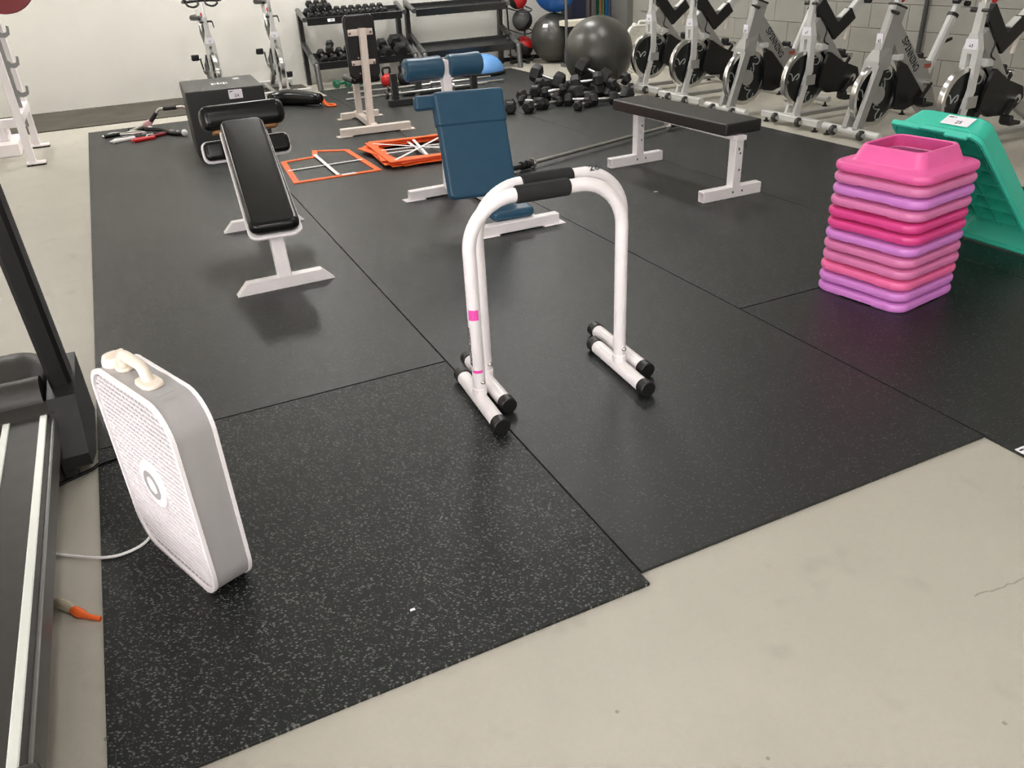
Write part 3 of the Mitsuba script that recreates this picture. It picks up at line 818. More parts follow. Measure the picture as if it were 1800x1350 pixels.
for i in range(7):
    rg = random.Random(40 + i)
    k = thing('agility_square', 'orange agility grid square in the stack beside the blue roman chair, ' + ('lowest', 'second from the bottom', 'third from the bottom', 'fourth, in the middle', 'third from the top', 'second from the top', 'topmost')[i], 'agility grid', 'stacked orange agility squares')
    z = MT + 0.001 + 0.0075 * i
    o, ring = square_ring(0.70, 0.74, 0.05, 0.02, rg)
    M = mx((2.02 + rg.uniform(-.04, .05), 5.93 + rg.uniform(-.05, .05), z), rg.uniform(-10, 10))
    part(k, 'border', prism(ring, 0, 0.006, 'xy'), 'orange', False, M=M)
    for a, b in () if i in (0, 1, 2, 4) else ((0, 2), (1, 3)) if i == 6 else (((0, 1), (2, 3)), ((1, 2), (3, 0))):
        if isinstance(a, int):
            A_, B_ = np.array(o[a]) * 0.93, np.array(o[b]) * 0.93
        else:
            A_, B_ = (np.array(o[a[0]]) + np.array(o[a[1]])) * 0.47, (np.array(o[b[0]]) + np.array(o[b[1]])) * 0.47
        part(k, 'strap', bar((*A_, 0.0035), (*B_, 0.0035), 0.024, 0.003, r=0.001), 'webbing', False, M=M)

# ------------------------------------------------------------------ barbells
def barbell(name, label, a, b, r, sleeve, rs, group=None, collar=True, dark=True):
    k = thing(name, label, 'barbell', group)
    a, b = np.array(a, float), np.array(b, float)
    d = (b - a) / np.linalg.norm(b - a)
    part(k, 'shaft', cyl(a + d * 0.01, b - d * 0.01, r, 16), 'steel', 40)
    for p, q in ((a, d), (b, -d)):
        part(k, 'sleeve', cyl(p, p + q * sleeve, rs, 20, 0.003), 'rack_dark' if dark else 'chrome', 40)
        part(k, 'collar', cyl(p + q * sleeve, p + q * (sleeve + 0.02), rs * 1.75, 24, 0.003), 'chrome', 40)
    return k
k = barbell('barbell', 'long steel barbell lying across the mats under the flat bench', (2.27, 4.90, MT + 0.036), (4.10, 5.44, MT + 0.036), 0.013, 0.20, 0.020)
a, b = np.array([2.27, 4.90, MT + 0.036]), np.array([4.10, 5.44, MT + 0.036])
d = (b - a) / np.linalg.norm(b - a)
for s in (0.10, 0.145):
    part(k, 'clamp', cyl(a + d * s, a + d * (s + 0.03), 0.031, 20, 0.004), 'black_plastic', 40)

k = thing('barbell_stand', 'low dark steel stand holding straight bars near the dumbbell rack', 'barbell stand')
part(k, 'base_bar', bar((2.43, 8.06, 0.04), (3.50, 8.02, 0.04), 0.06, 0.06), 'rack_dark', 30)
part(k, 'base_bar', bar((2.75, 8.60, 0.04), (3.60, 8.58, 0.04), 0.06, 0.06), 'rack_dark', 30)
part(k, 'side_bar', bar((2.72, 8.05, 0.04), (2.95, 8.60, 0.04), 0.05, 0.05), 'rack_dark', 30)
for x, y, z in ((2.505, 8.06, 0.315), (2.90, 8.48, 0.33), (3.36, 8.05, 0.25)):
    part(k, 'post', bar((x, y, 0.05), (x, y, z), 0.062, 0.062), 'rack_dark', 30)
for i, (a, b, lab) in enumerate([((2.06, 8.31, 0.085), (3.62, 8.30, 0.085), 'chrome straight bar resting low on the barbell stand, nearest of the bars'),
                                 ((2.16, 8.58, 0.105), (3.70, 8.52, 0.105), 'chrome straight bar behind the nearest one on the barbell stand'),
                                 ((2.70, 8.72, 0.032), (4.00, 8.70, 0.032), 'pale straight bar on the floor behind the barbell stand')]):
    kk = thing('straight_bar', lab, 'weight bar', 'bars on the low stand')
    part(kk, 'shaft', cyl(a, b, 0.014, 14), 'chrome', 40)
    aa, bb = np.array(a), np.array(b)
    dd = (bb - aa) / np.linalg.norm(bb - aa)
    for s in (0.42, 0.90 if i else 1.15):
        part(kk, 'collar', cyl(aa + dd * s, aa + dd * (s + 0.025), 0.030 if i else 0.045, 18, 0.004), 'chrome' if s > 0.5 else 'rack_dark', 40)
kk = thing('curl_bar', 'chrome curl bar with bent grips on the barbell stand behind the blue rollers', 'weight bar')
part(kk, 'shaft', tube(bend([(2.95, 8.20, 0.165), (3.17, 8.20, 0.165), (3.22, 8.20, 0.21), (3.40, 8.20, 0.21), (3.45, 8.20, 0.16), (3.62, 8.20, 0.16)], 0.02, 4), 0.013, 12), 'chrome', True)
kk2 = part(kk, 'collar', cyl((3.05, 8.20, 0.165), (3.075, 8.20, 0.165), 0.03, 16), 'chrome', 40)

# ------------------------------------------------------------------ dumbbells
def hexbell(r, hl, grip):
    """Along x, centred; the head's across-flats radius r, its length hl, the handle's length grip."""
    P = Proto()
    def head(s):
        pr = [(0.0, 0), (r * 0.72, 0), (r * 0.80, 0.004), (r, 0.016), (r * 1.02, hl * 0.55), (r * 0.9, hl - 0.010), (r * 0.62, hl), (0, hl)]
        m = lathe([(a / math.cos(PI / 6), z) for a, z in pr], 6)
        m.apply_transform(mx((0, 0, 0), rz=30))
        m.apply_transform(mx((s * grip / 2, 0, 0), ry=90 * s))
        return m
    P.add('handle', lathe([(0, -grip / 2 - 0.01), (0.013, -grip / 2 - 0.01), (0.0135, -grip * 0.4), (0.017, 0), (0.0135, grip * 0.4), (0.013, grip / 2 + 0.01), (0, grip / 2 + 0.01)], 16).apply_transform(mx(ry=90)), 'chrome', True)
    P.add('head', head(1), 'hex_rubber', 15)
    P.add('head', head(-1), 'hex_rubber', 15)
    return P
HEX = {s: hexbell(*v) for s, v in dict(t=(0.039, 0.060, 0.118), s=(0.043, 0.063, 0.115), m=(0.053, 0.078, 0.12), l=(0.064, 0.094, 0.125), xl=(0.076, 0.112, 0.135)).items()}
RAD = dict(t=0.039, s=0.043, m=0.053, l=0.064, xl=0.076)
ORD = ['leftmost', 'second from the left', 'third from the left', 'fourth from the left', 'fifth from the left', 'sixth from the left', 'fifth from the right', 'fourth from the right', 'third from the right', 'second from the right', 'rightmost']

# rack with two tilted trays
def dumbbell_rack(x0, x1, label):
    k = thing('dumbbell_rack', label, 'dumbbell rack')
    for x, s in ((x0, 1), (x1, -1)):
        f = part(k, 'side_frame', cat(bar((x, 10.30, 0.0), (x, 10.27, 0.815), 0.05, 0.075, up=(0, 1, 0)),
                                      bar((x, 10.29, 0.47), (x, 9.80, 0.285), 0.05, 0.06), ), 'rack_dark', 30)
        part(f, 'front_leg', tube(bend([(x + 0.0, 9.95, 0.345), (x, 9.76, 0.275), (x, 9.715, 0.0)], 0.05, 6), 0.033, 12), 'rack_grey', 40)
        part(f, 'top_arm', bar((x, 10.31, 0.825), (x, 10.00, 0.735), 0.055, 0.05, r=0.012), 'rack_grey', 35)
        part(f, 'arm_cap', tube([(x, 9.83, 0.30), (x, 9.75, 0.27)], 0.036, 14), 'rack_grey', 40)
    for ya, za, yb, zb in ((10.24, 0.762, 10.02, 0.712), (10.03, 0.330, 9.80, 0.255)):
        t = part(k, 'tray', cat(bar((x0 + 0.03, (ya + yb) / 2, (za + zb) / 2), (x1 - 0.03, (ya + yb) / 2, (za + zb) / 2), 0.012, math.hypot(ya - yb, za - zb), up=(0, ya - yb, za - zb))), 'rack_dark', 30)
        part(t, 'front_lip', bar((x0 + 0.03, yb - 0.01, zb), (x1 - 0.03, yb - 0.01, zb), 0.014, 0.085, up=(0, -0.25, 1)), 'rack_dark', 30)
        part(t, 'back_lip', bar((x0 + 0.03, ya, za + 0.02), (x1 - 0.03, ya, za + 0.02), 0.014, 0.05), 'rack_dark', 30)
    return k
RK1 = dumbbell_rack(2.135, 3.34, 'black two-tier dumbbell rack filled with hex dumbbells by the white wall')
RK2 = dumbbell_rack(3.46, 4.72, 'empty black two-tier dumbbell rack beside the filled one')
sticker(RK1, '22', 0.085, 0.055, frame((2.44, 9.998, 0.725), (1, 0, 0), (0, 0.1, 1), (0, -1, 0)))

def bell(size, label, loc, yaw, pitch=0.0, roll=0.0, group=None):
    k = thing('hex_dumbbell', label, 'dumbbell', group)
    HEX[size].place(k, mx(loc, yaw) @ mx(ry=-pitch) @ mx(rx=roll))
    return k
# top tier: a row, and three lying on top of the first ones
tilt1 = math.degrees(math.atan2(0.050, 0.22))
for i in range(11):
    bell('t', f'small black hex dumbbell in the upper tray row, {ORD[i]}', (2.225 + 0.088 * i, 10.13, 0.786), 90, tilt1, 0, 'dumbbells on the upper tray')
for i, w in enumerate(('leftmost', 'middle', 'rightmost')):
    bell('t', f'black hex dumbbell lying on top of the upper row, {w} of those three', (2.265 + 0.088 * i, 10.15, 0.868), 90, tilt1 - 2, 0, 'dumbbells on top of the upper row')
tilt2 = math.degrees(math.atan2(0.075, 0.23))
xs = [('s', 2.26), ('s', 2.37), ('s', 2.48), ('m', 2.60), ('m', 2.725), ('l', 2.865), ('l', 3.01), ('xl', 3.18)]
for i, (s_, x) in enumerate(xs):
    w = ORD[i] if i < 5 else ORD[i + 3]
    bell(s_, f'black hex dumbbell on the lower tray of the rack, {w}', (x, 9.91, 0.306 + RAD[s_]), 90, tilt2, 0, 'dumbbells on the lower tray')
bell('s', 'black hex dumbbell stacked crooked on top of the lower tray row', (2.36, 9.93, 0.440), 72, tilt2 - 4)

# pile on the floor in front of the big ball
PILE = [
    ('m', 3.270, 6.99, 66, 0, 0, 'leftmost of the floor pile, its end facing the room'), ('m', 3.46, 6.86, 28, 0, 0, 'second from the left along the front of the floor pile'),
    ('s', 3.56, 7.16, 118, 0, 0, ''), ('s', 3.68, 6.93, 12, 0, 0, ''), ('l', 3.82, 7.18, 100, 0, 0, ''), ('m', 3.93, 6.86, 150, 0, 0, ''),
    ('xl', 4.10, 7.00, 4, 0, 0, 'large one lying level in the middle of the floor pile'), ('l', 4.15, 7.36, 70, 0, 0, ''), ('m', 4.12, 6.72, 165, 0, 0, ''),
    ('s', 3.86, 6.66, 30, 0, 0, 'small one at the very front of the floor pile'), ('l', 4.34, 6.80, 105, 0, 0, 'at the right end of the floor pile beside the flat bench'), ('m', 4.42, 7.04, 40, 0, 0, ''),
    ('m', 3.70, 7.46, 20, 0, 0, 'at the back left of the floor pile'), ('l', 4.02, 7.70, 45, 0, 0, ''),
    ('xl', 3.93, 7.48, -44, -18, 20, 'large tilted one high on the left of the floor pile', 0.185), ('l', 4.13, 7.05, -28, 6, 30, 'tilted across the middle of the floor pile, chrome handle showing', 0.175),
    ('xl', 4.26, 7.14, -50, -24, 10, 'topmost of the floor pile, leaning against the big ball', 0.235), ('m', 3.66, 7.18, 50, 10, 0, '', 0.150),
    ('m', 4.40, 6.90, 15, 8, 15, 'resting on top at the right end of the floor pile', 0.160), ('s', 3.74, 7.00, -20, 6, 0, '', 0.135),
]
for i, (s_, x, y, yw, pt, rl, w, *z) in enumerate(PILE):
    lab = 'black hex dumbbell ' + w if w else 'black hex dumbbell with chrome handle jumbled inside the floor pile by the big ball'
    bell(s_, lab, (x, y, (z[0] if z else RAD[s_]) + MT + 0.001), yw, pt, rl, 'dumbbells piled on the floor')

# ------------------------------------------------------------------ kettlebells, ball, half ball
def kettlebell(label, c, r, body, handle):
    k = thing('kettlebell', label, 'kettlebell')
    part(k, 'body', lathe([(0, 0), (r * 0.62, 0), (r * 0.88, r * 0.35), (r, r * 0.85), (r * 0.9, r * 1.4), (r * 0.6, r * 1.75), (0, r * 1.88)], 28), body, True, M=mx(c))
    part(k, 'handle', tube(bend([(-r * 0.55, 0, r * 1.5), (-r * 0.78, 0, r * 2.75), (r * 0.78, 0, r * 2.75), (r * 0.55, 0, r * 1.5)], r * 0.35, 6), r * 0.17, 12), handle, True, M=mx(c, 15))
kettlebell('red kettlebell with black handle on the floor below the rack', (2.86, 9.45, MT), 0.072, 'red', 'black_plastic')
kettlebell('black kettlebell beside the red one', (3.06, 9.42, MT), 0.078, 'hex_rubber', 'black_plastic')
for i, (x, lab) in enumerate(((2.42, 'green vinyl dumbbell on the floor under the dumbbell rack, left of the pair'), (2.55, 'green vinyl dumbbell on the floor, right of the pair'))):
    k = thing('vinyl_dumbbell', lab, 'dumbbell', 'green vinyl dumbbells')
    HEX['s'].place(k, mx((x, 9.80 - 0.03 * i, 0.041 + MT), 20), swap={'m_hex_rubber': 'm_green', 'm_chrome': 'm_green'})
single('stability_ball', sphere(0.352, (4.57, 7.56, 0.352 + MT), 5), 'ball_grey', 'large dark grey exercise ball behind the dumbbell pile', 'exercise ball', smooth=True)
k = thing('stability_ball', 'dark grey exercise ball on the floor in the corner beneath a blue ball', 'exercise ball')
part(k, 'ball', sphere(0.296, (5.285, 9.86, 0.297), 5), 'ball_grey', True)
part(k, 'sticker', box(0.07, 0.05, 0.002), 'label', False, M=mx((5.285 - 0.197, 9.86 - 0.150, 0.297 + 0.164), -53, rx=56))
single('stability_ball', sphere(0.272, (5.30, 9.83, 0.866), 5), 'ball_blue', 'blue exercise ball resting on top of the grey ball in the corner', 'exercise ball', smooth=True)
k = thing('balance_trainer', 'light blue half ball balance trainer on a black base', 'balance trainer')
part(k, 'dome', lathe([(0.255, 0.0), (0.262, 0.01), (0.255, 0.045), (0.23, 0.095), (0.19, 0.14), (0.13, 0.175), (0.06, 0.195), (0, 0.199)], 40), 'light_blue', True, M=mx((4.10, 9.50, MT + 0.03)))
part(k, 'base', lathe([(0, 0), (0.25, 0), (0.272, 0.008), (0.275, 0.028), (0.262, 0.036), (0, 0.036)], 40), 'black_plastic', 40, M=mx((4.10, 9.50, MT)))

# medicine balls on a slanted black rack
k = thing('ball_rack', 'slim black upright rack holding medicine balls beside the empty dumbbell rack', 'ball rack')
part(k, 'base', cat(bar((4.78, 10.12, 0.02), (5.14, 10.22, 0.02), 0.05, 0.035), bar((4.96, 9.98, 0.02), (5.02, 10.30, 0.02), 0.05, 0.035)), 'rack_dark', 30)
for x, x2 in ((4.86, 4.80), (5.10, 5.02)):
    part(k, 'post', bar((x, 10.29, 0.02), (x2, 10.29, 1.45), 0.018, 0.018), 'rack_dark', 30)
for i, z in enumerate((0.045, 0.36, 0.615, 0.875)):
    part(k, 'cradle', tube(curve([(4.83, 10.30, z + 0.05), (4.86, 10.06, z + 0.02), (4.97, 9.99, z), (5.08, 10.06, z + 0.02), (5.10, 10.30, z + 0.05)]), 0.008, 8), 'rack_dark', True)
MED = [((5.01, 10.19, 0.192), 0.125, 'red', 'black medicine ball with red panel at the foot of the ball rack', (0.55, -0.45, 0.7)),
       ((4.97, 10.125, 0.515), 0.130, 'dark_grey', 'dark medicine ball with grey swirl in the middle of the ball rack', (-0.7, -0.6, 0.15)),
       ((4.92, 10.14, 0.768), 0.122, 'red', 'red and black medicine ball high on the ball rack', (0.25, -0.9, -0.2))]
for c, r, pm, lab, dirn in MED:
    k = thing('medicine_ball', lab, 'medicine ball', 'medicine balls on the rack')
    b = sphere(r, (0, 0, 0), 4)
    part(k, 'ball', b, 'hex_rubber', True, M=mx(c))
    d = np.array(dirn) / np.linalg.norm(dirn)
    s = sphere(r * 1.012, (0, 0, 0), 4)
    w = s.vertices / r @ d + 0.18 * np.sin(s.vertices[:, 2] / r * 3.0)
    keep = [i for i, f in enumerate(s.faces) if w[f].mean() > 0.45]
    part(k, 'panel', s.submesh([keep], append=True), pm, True, M=mx(c))

# corner: pole, bench with white board, bag, panels, bands
single('rack_pole', cat(cyl((5.195, 9.36, 0.0), (5.195, 9.36, 2.2), 0.018, 16), box(0.11, 0.11, 0.03, (5.19, 9.36, 0.015), 0.008)), 'rack_grey', 'thin grey upright pole in front of the stacked exercise balls', 'pole', smooth=40)
k = thing('storage_bench', 'low storage bench with pale wooden top behind the large grey ball', 'bench')
part(k, 'top', box(0.62, 0.24, 0.062, (5.535, 9.48, 0.485), 0.005), 'wood_white', 30)
part(k, 'cabinet', box(0.56, 0.20, 0.45, (5.56, 9.49, 0.228), 0.005), 'black_plastic', 30)
single('storage_cabinet', box(0.215, 0.30, 1.30, (5.785, 10.22, 0.65), 0.008), 'navy', 'tall black cabinet in the corner beyond the stacked balls', 'cabinet', smooth=40)
for i, x in enumerate((5.945, 6.045)):
    single('folded_mat', box(0.07, 0.22, 1.20, (x, 10.22, 0.60), 0.012), 'grey_panel', 'grey folded mat upright in the corner, ' + ('beside the black cabinet' if i == 0 else 'nearest the hanging bands'), 'mat')
for i, (y, m, lab) in enumerate(((10.22, 'band_blue', 'blue resistance band hanging nearest the corner'), (10.13, 'band_green', 'dark green resistance band hanging between blue and brown ones'), (10.04, 'band_brown', 'wide brown resistance band hanging in the middle of the row'),
                                 (9.96, 'band_green', 'bright green resistance band hanging beside the brown one'), (9.88, 'band_blue', 'deep blue resistance band hanging nearest the grey pilaster'))):
    bk_ = thing('resistance_band', lab, 'resistance band', 'bands hanging on the wall')
    w = 0.045 if m == 'band_brown' else 0.03
    part(bk_, 'loop', cat(bar((WALL_X - 0.12, y - 0.012, 0.50), (WALL_X - 0.12, y - 0.004, 1.45), w, 0.006, up=(1, 0, 0)), bar((WALL_X - 0.145, y + 0.016, 0.50), (WALL_X - 0.145, y + 0.004, 1.45), w, 0.006, up=(1, 0, 0)), bar((WALL_X - 0.115, y - 0.01, 0.50), (WALL_X - 0.15, y + 0.018, 0.50), w, 0.006)), m, 30)
    part(bk_, 'hook', cyl((WALL_X - 0.09, y, 1.45), (WALL_X - 0.16, y, 1.455), 0.012, 10), 'rack_dark', 40)

# ------------------------------------------------------------------ weight bag and cable handles
k = thing('weight_bag', 'black crescent weight training bag with orange strap on the mat', 'weight bag')
arc = [(1.42 + 0.44 * q - 0.02 * math.sin(PI * q), 8.95 - 0.36 * q + 0.16 * math.sin(PI * q), MT + 0.075) for q in np.linspace(0, 1, 15)]
part(k, 'body', tube(arc, [0.045 + 0.035 * math.sin(PI * (0.08 + 0.84 * q)) for q in np.linspace(0, 1, 15)], 18), 'black_vinyl', True)
part(k, 'grip', tube([(1.855, 8.665, MT + 0.06), (1.865, 8.62, MT + 0.03), (1.855, 8.585, MT + 0.016)], [0.03, 0.022, 0.012], 12), 'rack_grey', True)
part(k, 'strap_loop', tube(curve([(1.845, 8.70, MT + 0.11), (1.90, 8.66, MT + 0.07), (1.93, 8.60, MT + 0.02), (1.99, 8.56, MT + 0.012), (1.985, 8.47, MT + 0.012), (1.93, 8.48, MT + 0.012), (1.905, 8.56, MT + 0.02), (1.88, 8.66, MT + 0.06)]), 0.010, 8), 'orange', True, label='orange strap loop')
single('exercise_mat', box(0.40, 0.14, 0.04, (1.50, 9.185, 0.04 / 2 + MT + 0.001), 0.008), 'dark_grey', 'dark folded pad lying behind the crescent weight bag', 'mat')

def handle(label, c, yaw, m, w=0.13):
    k = thing('cable_handle', label, 'cable handle')
    part(k, 'grip', cyl((-w / 2, 0, 0.016), (w / 2, 0, 0.016), 0.016, 14, 0.003), m, 40, M=mx(c, yaw))
    part(k, 'strap', tube(bend([(-w / 2, 0, 0.016), (-w / 2 - 0.005, 0.05, 0.012), (0, 0.15, 0.01), (w / 2 + 0.005, 0.05, 0.012), (w / 2, 0, 0.016)], 0.02, 4), 0.006, 8), 'webbing' if m != 'red' else 'red', True, M=mx(c, yaw))
handle('red cable handle at the front of the handle pile', (0.115, 7.93, MT), 20, 'red', 0.19)
handle('white cable handle at the left front of the handle pile', (-0.05, 8.02, MT), 24, 'webbing', 0.20)
handle('white strapped cable handle in the middle of the handle pile', (0.05, 8.22, MT), 8, 'webbing', 0.2)
handle('black cable handle at the left end of the handle pile', (-0.10, 8.34, MT), 15, 'black_plastic', 0.22)
handle('black cable handle under the pull-down bar', (0.10, 8.48, MT), -10, 'black_plastic', 0.2)
handle('black cable handle nearest the plyo box', (0.30, 8.10, MT), -20, 'black_plastic', 0.2)
handle('chrome cable handle in the middle of the handle pile, lying crosswise', (0.02, 8.12, MT + 0.03), -8, 'chrome', 0.18)
handle('dark red cable handle near the right end of the handle pile', (0.235, 8.04, MT), 35, 'plate_red', 0.16)
k = thing('tricep_rope', 'black tricep rope with white ends curled beside the plyo box', 'cable rope')
part(k, 'rope', tube(curve([(0.14, 8.22, MT + 0.05), (0.20, 8.20, MT + 0.045), (0.30, 8.16, MT + 0.03), (0.36, 8.02, MT + 0.02), (0.44, 7.93, MT + 0.02)]), 0.018, 10), 'black_plastic', True)
part(k, 'rope_end', sphere(0.027, (0.455, 7.91, MT + 0.03), 3), 'webbing', True)
part(k, 'rope_end', sphere(0.027, (0.19, 8.23, MT + 0.045), 3), 'webbing', True)
k = thing('pulldown_bar', 'bent chrome and black pull-down bar with pink wrap leaning on the plyo box', 'cable bar')
pb = bend([(0.02, 8.40, MT + 0.02), (0.20, 8.28, 0.10), (0.30, 8.20, 0.22), (0.50, 8.05, 0.24), (0.62, 7.98, 0.16)], 0.05, 5)
part(k, 'bar', tube(pb, 0.013, 12), 'chrome', True)
part(k, 'grip', tube([(0.215, 8.268, 0.118), (0.275, 8.22, 0.19)], 0.019, 12), 'black_plastic', 40)
part(k, 'grip', tube([(0.345, 8.166, 0.224), (0.45, 8.087, 0.235)], 0.019, 12), 'black_plastic', 40)
part(k, 'pink_wrap', tube([(0.15, 8.313, 0.078), (0.185, 8.29, 0.094), (0.215, 8.27, 0.115)], [0.02, 0.032, 0.022], 12), 'grip_pink', True)

# ------------------------------------------------------------------ white power rack at the left edge
k = thing('squat_rack', 'white steel squat rack with grey bar hooks standing on concrete', 'squat rack')
for y in (7.54, 8.34):
    p = part(k, 'upright', bar((-0.755, y, 0.02), (-0.755, y, 2.1), 0.055, 0.075), 'white_paint', 30)
    part(p, 'foot_plate', bar((-0.80, y, 0.018), (-0.66, y, 0.018), 0.10, 0.014), 'white_paint', 30)
    part(p, 'rubber_foot', bar((-0.80, y, 0.006), (-0.66, y, 0.006), 0.10, 0.011), 'black_plastic', 30)
hp = sg.box(-0.805, 0.24, -0.735, 1.75)
hook = sg.Polygon([(-0.72, 0.0), (-0.66, -0.005), (-0.628, 0.015), (-0.620, 0.075), (-0.638, 0.08), (-0.645, 0.035), (-0.68, 0.028), (-0.72, 0.075)])
import shapely.affinity as sa
for z in (0.475, 0.70, 0.925, 1.15):
    hp = hp.union(sa.translate(hook, -0.03, z))
part(k, 'hook_plate', prism(hp, 7.93, 7.95), 'rack_grey', 30, label='grey plate with curved bar hooks')
part(k, 'crossbeam', bar((-0.755, 7.54, 0.36), (-0.755, 8.34, 0.36), 0.07, 0.07), 'white_paint', 30)
part(k, 'crossbeam', bar((-0.755, 7.54, 2.05), (-0.755, 8.34, 2.05), 0.07, 0.07), 'white_paint', 30)
part(k, 'rear_beam', bar((-0.755, 7.95, 0.28), (-1.75, 7.95, 0.28), 0.07, 0.07), 'white_paint', 30)
part(k, 'step_shelf', cat(box(0.9, 0.55, 0.10, (-1.32, 8.30, 0.05), 0.006), box(0.8, 0.35, 0.12, (-1.35, 8.40, 0.16), 0.006)), 'white_paint', 30)
k = thing('weight_plate', 'dark red bumper plate hanging on the rack at the upper left', 'weight plate')
part(k, 'disc', lathe([(0.026, -0.03), (0.06, -0.035), (0.19, -0.028), (0.225, -0.035), (0.23, -0.02), (0.23, 0.02), (0.225, 0.035), (0.19, 0.028), (0.06, 0.035), (0.026, 0.03), (0.026, -0.03)], 48), 'plate_red', 40, M=mx((-0.58, 7.40, 1.335), rx=90))
part(k, 'hub', cyl((-0.62, 7.36, 1.345), (-0.62, 7.44, 1.345), 0.045, 24, 0.004), 'steel', 40)

# ------------------------------------------------------------------ indoor bikes
def ringdisc(r0, r1, y0, y1, c, n=40, bev=0.004):
    m = lathe([(r0, y0), (r1 - bev, y0), (r1, y0 + bev), (r1, y1 - bev), (r1 - bev, y1), (r0, y1), (r0, y0)], n)
    m.apply_transform(mx((c[0], 0, c[1]), rx=90))
    return m

def squiggle(c, R, a0, y, scale=1.0):
    """A hand-drawn R-like mark on the flywheel's face."""
    p = np.array([(-0.5, 0.6), (-0.1, 0.95), (0.35, 0.85), (0.35, 0.45), (0.0, 0.2), (-0.25, 0.1), (0.15, -0.1), (0.45, -0.5), (0.15, -0.6), (-0.15, -0.35)]) * 0.058 * scale
    q = curve([(x, 0, z) for x, z in p], 4)
    ca, sa_ = math.cos(a0), math.sin(a0)
    rot = a0 - PI / 2
    out = [(c[0] + R * ca + x * math.cos(rot) - z * math.sin(rot), y, c[1] + R * sa_ + x * math.sin(rot) + z * math.cos(rot)) for x, _, z in q]
    return tube(out, 0.0048, 6)

def flywheel(P, c, r, face='flywheel_black', dark=False):
    w = P.add('flywheel', ringdisc(0.02, r - 0.030, -0.013, 0.013, c), face, 30)
    P.add('rim', ringdisc(r - 0.034, r, -0.022, 0.022, c, 48, 0.006), 'chrome' if not dark else 'steel', 35, under=w)
    for s in (-1, 1):
        for a in (0.9, 3.0, 5.1):
            P.add('emblem', squiggle(c, r * 0.52, a, s * 0.0145, 1.3), 'emblem', True, under=w)
        P.add('hub', cyl((c[0], s * 0.012, c[1]), (c[0], s * 0.05, c[1]), 0.018, 16), 'steel', 40, under=w)
    return w

def plate_xz(pts, y0, y1):
    return prism(pts, y0, y1)

def pedal_set(P, bb, y):
    for s, ang in ((1, 0.9), (-1, 0.9 + PI)):
        e = (bb[0] + 0.17 * math.cos(ang), s * y, bb[1] + 0.17 * math.sin(ang))
        c = P.add('crank', bar((bb[0], s * y, bb[1]), e, 0.014, 0.030, up=(-math.sin(ang), 0, math.cos(ang))), 'black_plastic', 30)
        P.add('pedal', cat(box(0.10, 0.075, 0.025, (e[0], s * (y + 0.06), e[2]), 0.006), box(0.03, 0.085, 0.06, (e[0] - 0.05, s * (y + 0.06), e[2] + 0.025), 0.01)), 'black_plastic', 35, under=c)
        P.add('pedal_axle', cyl((e[0], s * (y - 0.01), e[2]), (e[0], s * (y + 0.02), e[2]), 0.014, 12), 'chrome', 40, under=c)
    P.add('bottom_bracket', cyl((bb[0], -y - 0.004, bb[1]), (bb[0], y + 0.004, bb[1]), 0.028, 20), 'chrome', 40)

def stabilizer(P, u, hw, wheels, round_=False):
    if round_:
        b = P.add('stabilizer_bar', cyl((u, -hw, 0.062), (u, hw, 0.062), 0.027, 20, 0.004), 'silver_light', 40)
    else:
        b = P.add('stabilizer_bar', bar((u, -hw, 0.062), (u, hw, 0.062), 0.055, 0.05, r=0.006), 'silver_light', 30)
    for s in (-1, 1):
        P.add('leveling_foot', lathe([(0, 0), (0.024, 0), (0.024, 0.006), (0.010, 0.014), (0.007, 0.04), (0, 0.04)], 16).apply_transform(mx((u, s * (hw - 0.04), 0))), 'black_plastic', 40, under=b)
    for v in wheels:
        P.add('transport_wheel', cyl((u - 0.04, v - 0.016, 0.055), (u - 0.04, v + 0.016, 0.055), 0.036, 20, 0.006), 'dark_plastic', 40, under=b)
        P.add('wheel_hub', cyl((u - 0.04, v - 0.03, 0.055), (u - 0.04, v + 0.03, 0.055), 0.015, 14), 'silver', 40, under=b)
    return b

def handlebar(P, u, z):
    h = P.add('handlebar', tube(bend([(u - 0.22, -0.19, z + 0.02), (u - 0.03, -0.20, z), (u, 0, z + 0.01), (u - 0.03, 0.20, z), (u - 0.22, 0.19, z + 0.02)], 0.05, 6), 0.015, 12), 'black_plastic', True)
    for s in (-1, 1):
        P.add('loop', tube(curve([(u - 0.02, s * 0.04, z), (u - 0.08, s * 0.045, z - 0.03), (u - 0.10, s * 0.10, z - 0.05), (u - 0.08, s * 0.155, z - 0.03), (u - 0.02, s * 0.16, z)]), 0.011, 10), 'black_plastic', True, under=h)
    return h

def saddle(P, u, z):
    s = trimesh.convex.convex_hull(np.vstack([sphere(0.03, (u + 0.06, v, z), 2).vertices for v in (-0.06, 0.06)] + [sphere(0.022, (u - 0.13, 0, z - 0.005), 2).vertices, sphere(0.03, (u + 0.02, 0, z + 0.01), 2).vertices]))
    return P.add('saddle', s, 'black_vinyl', True)

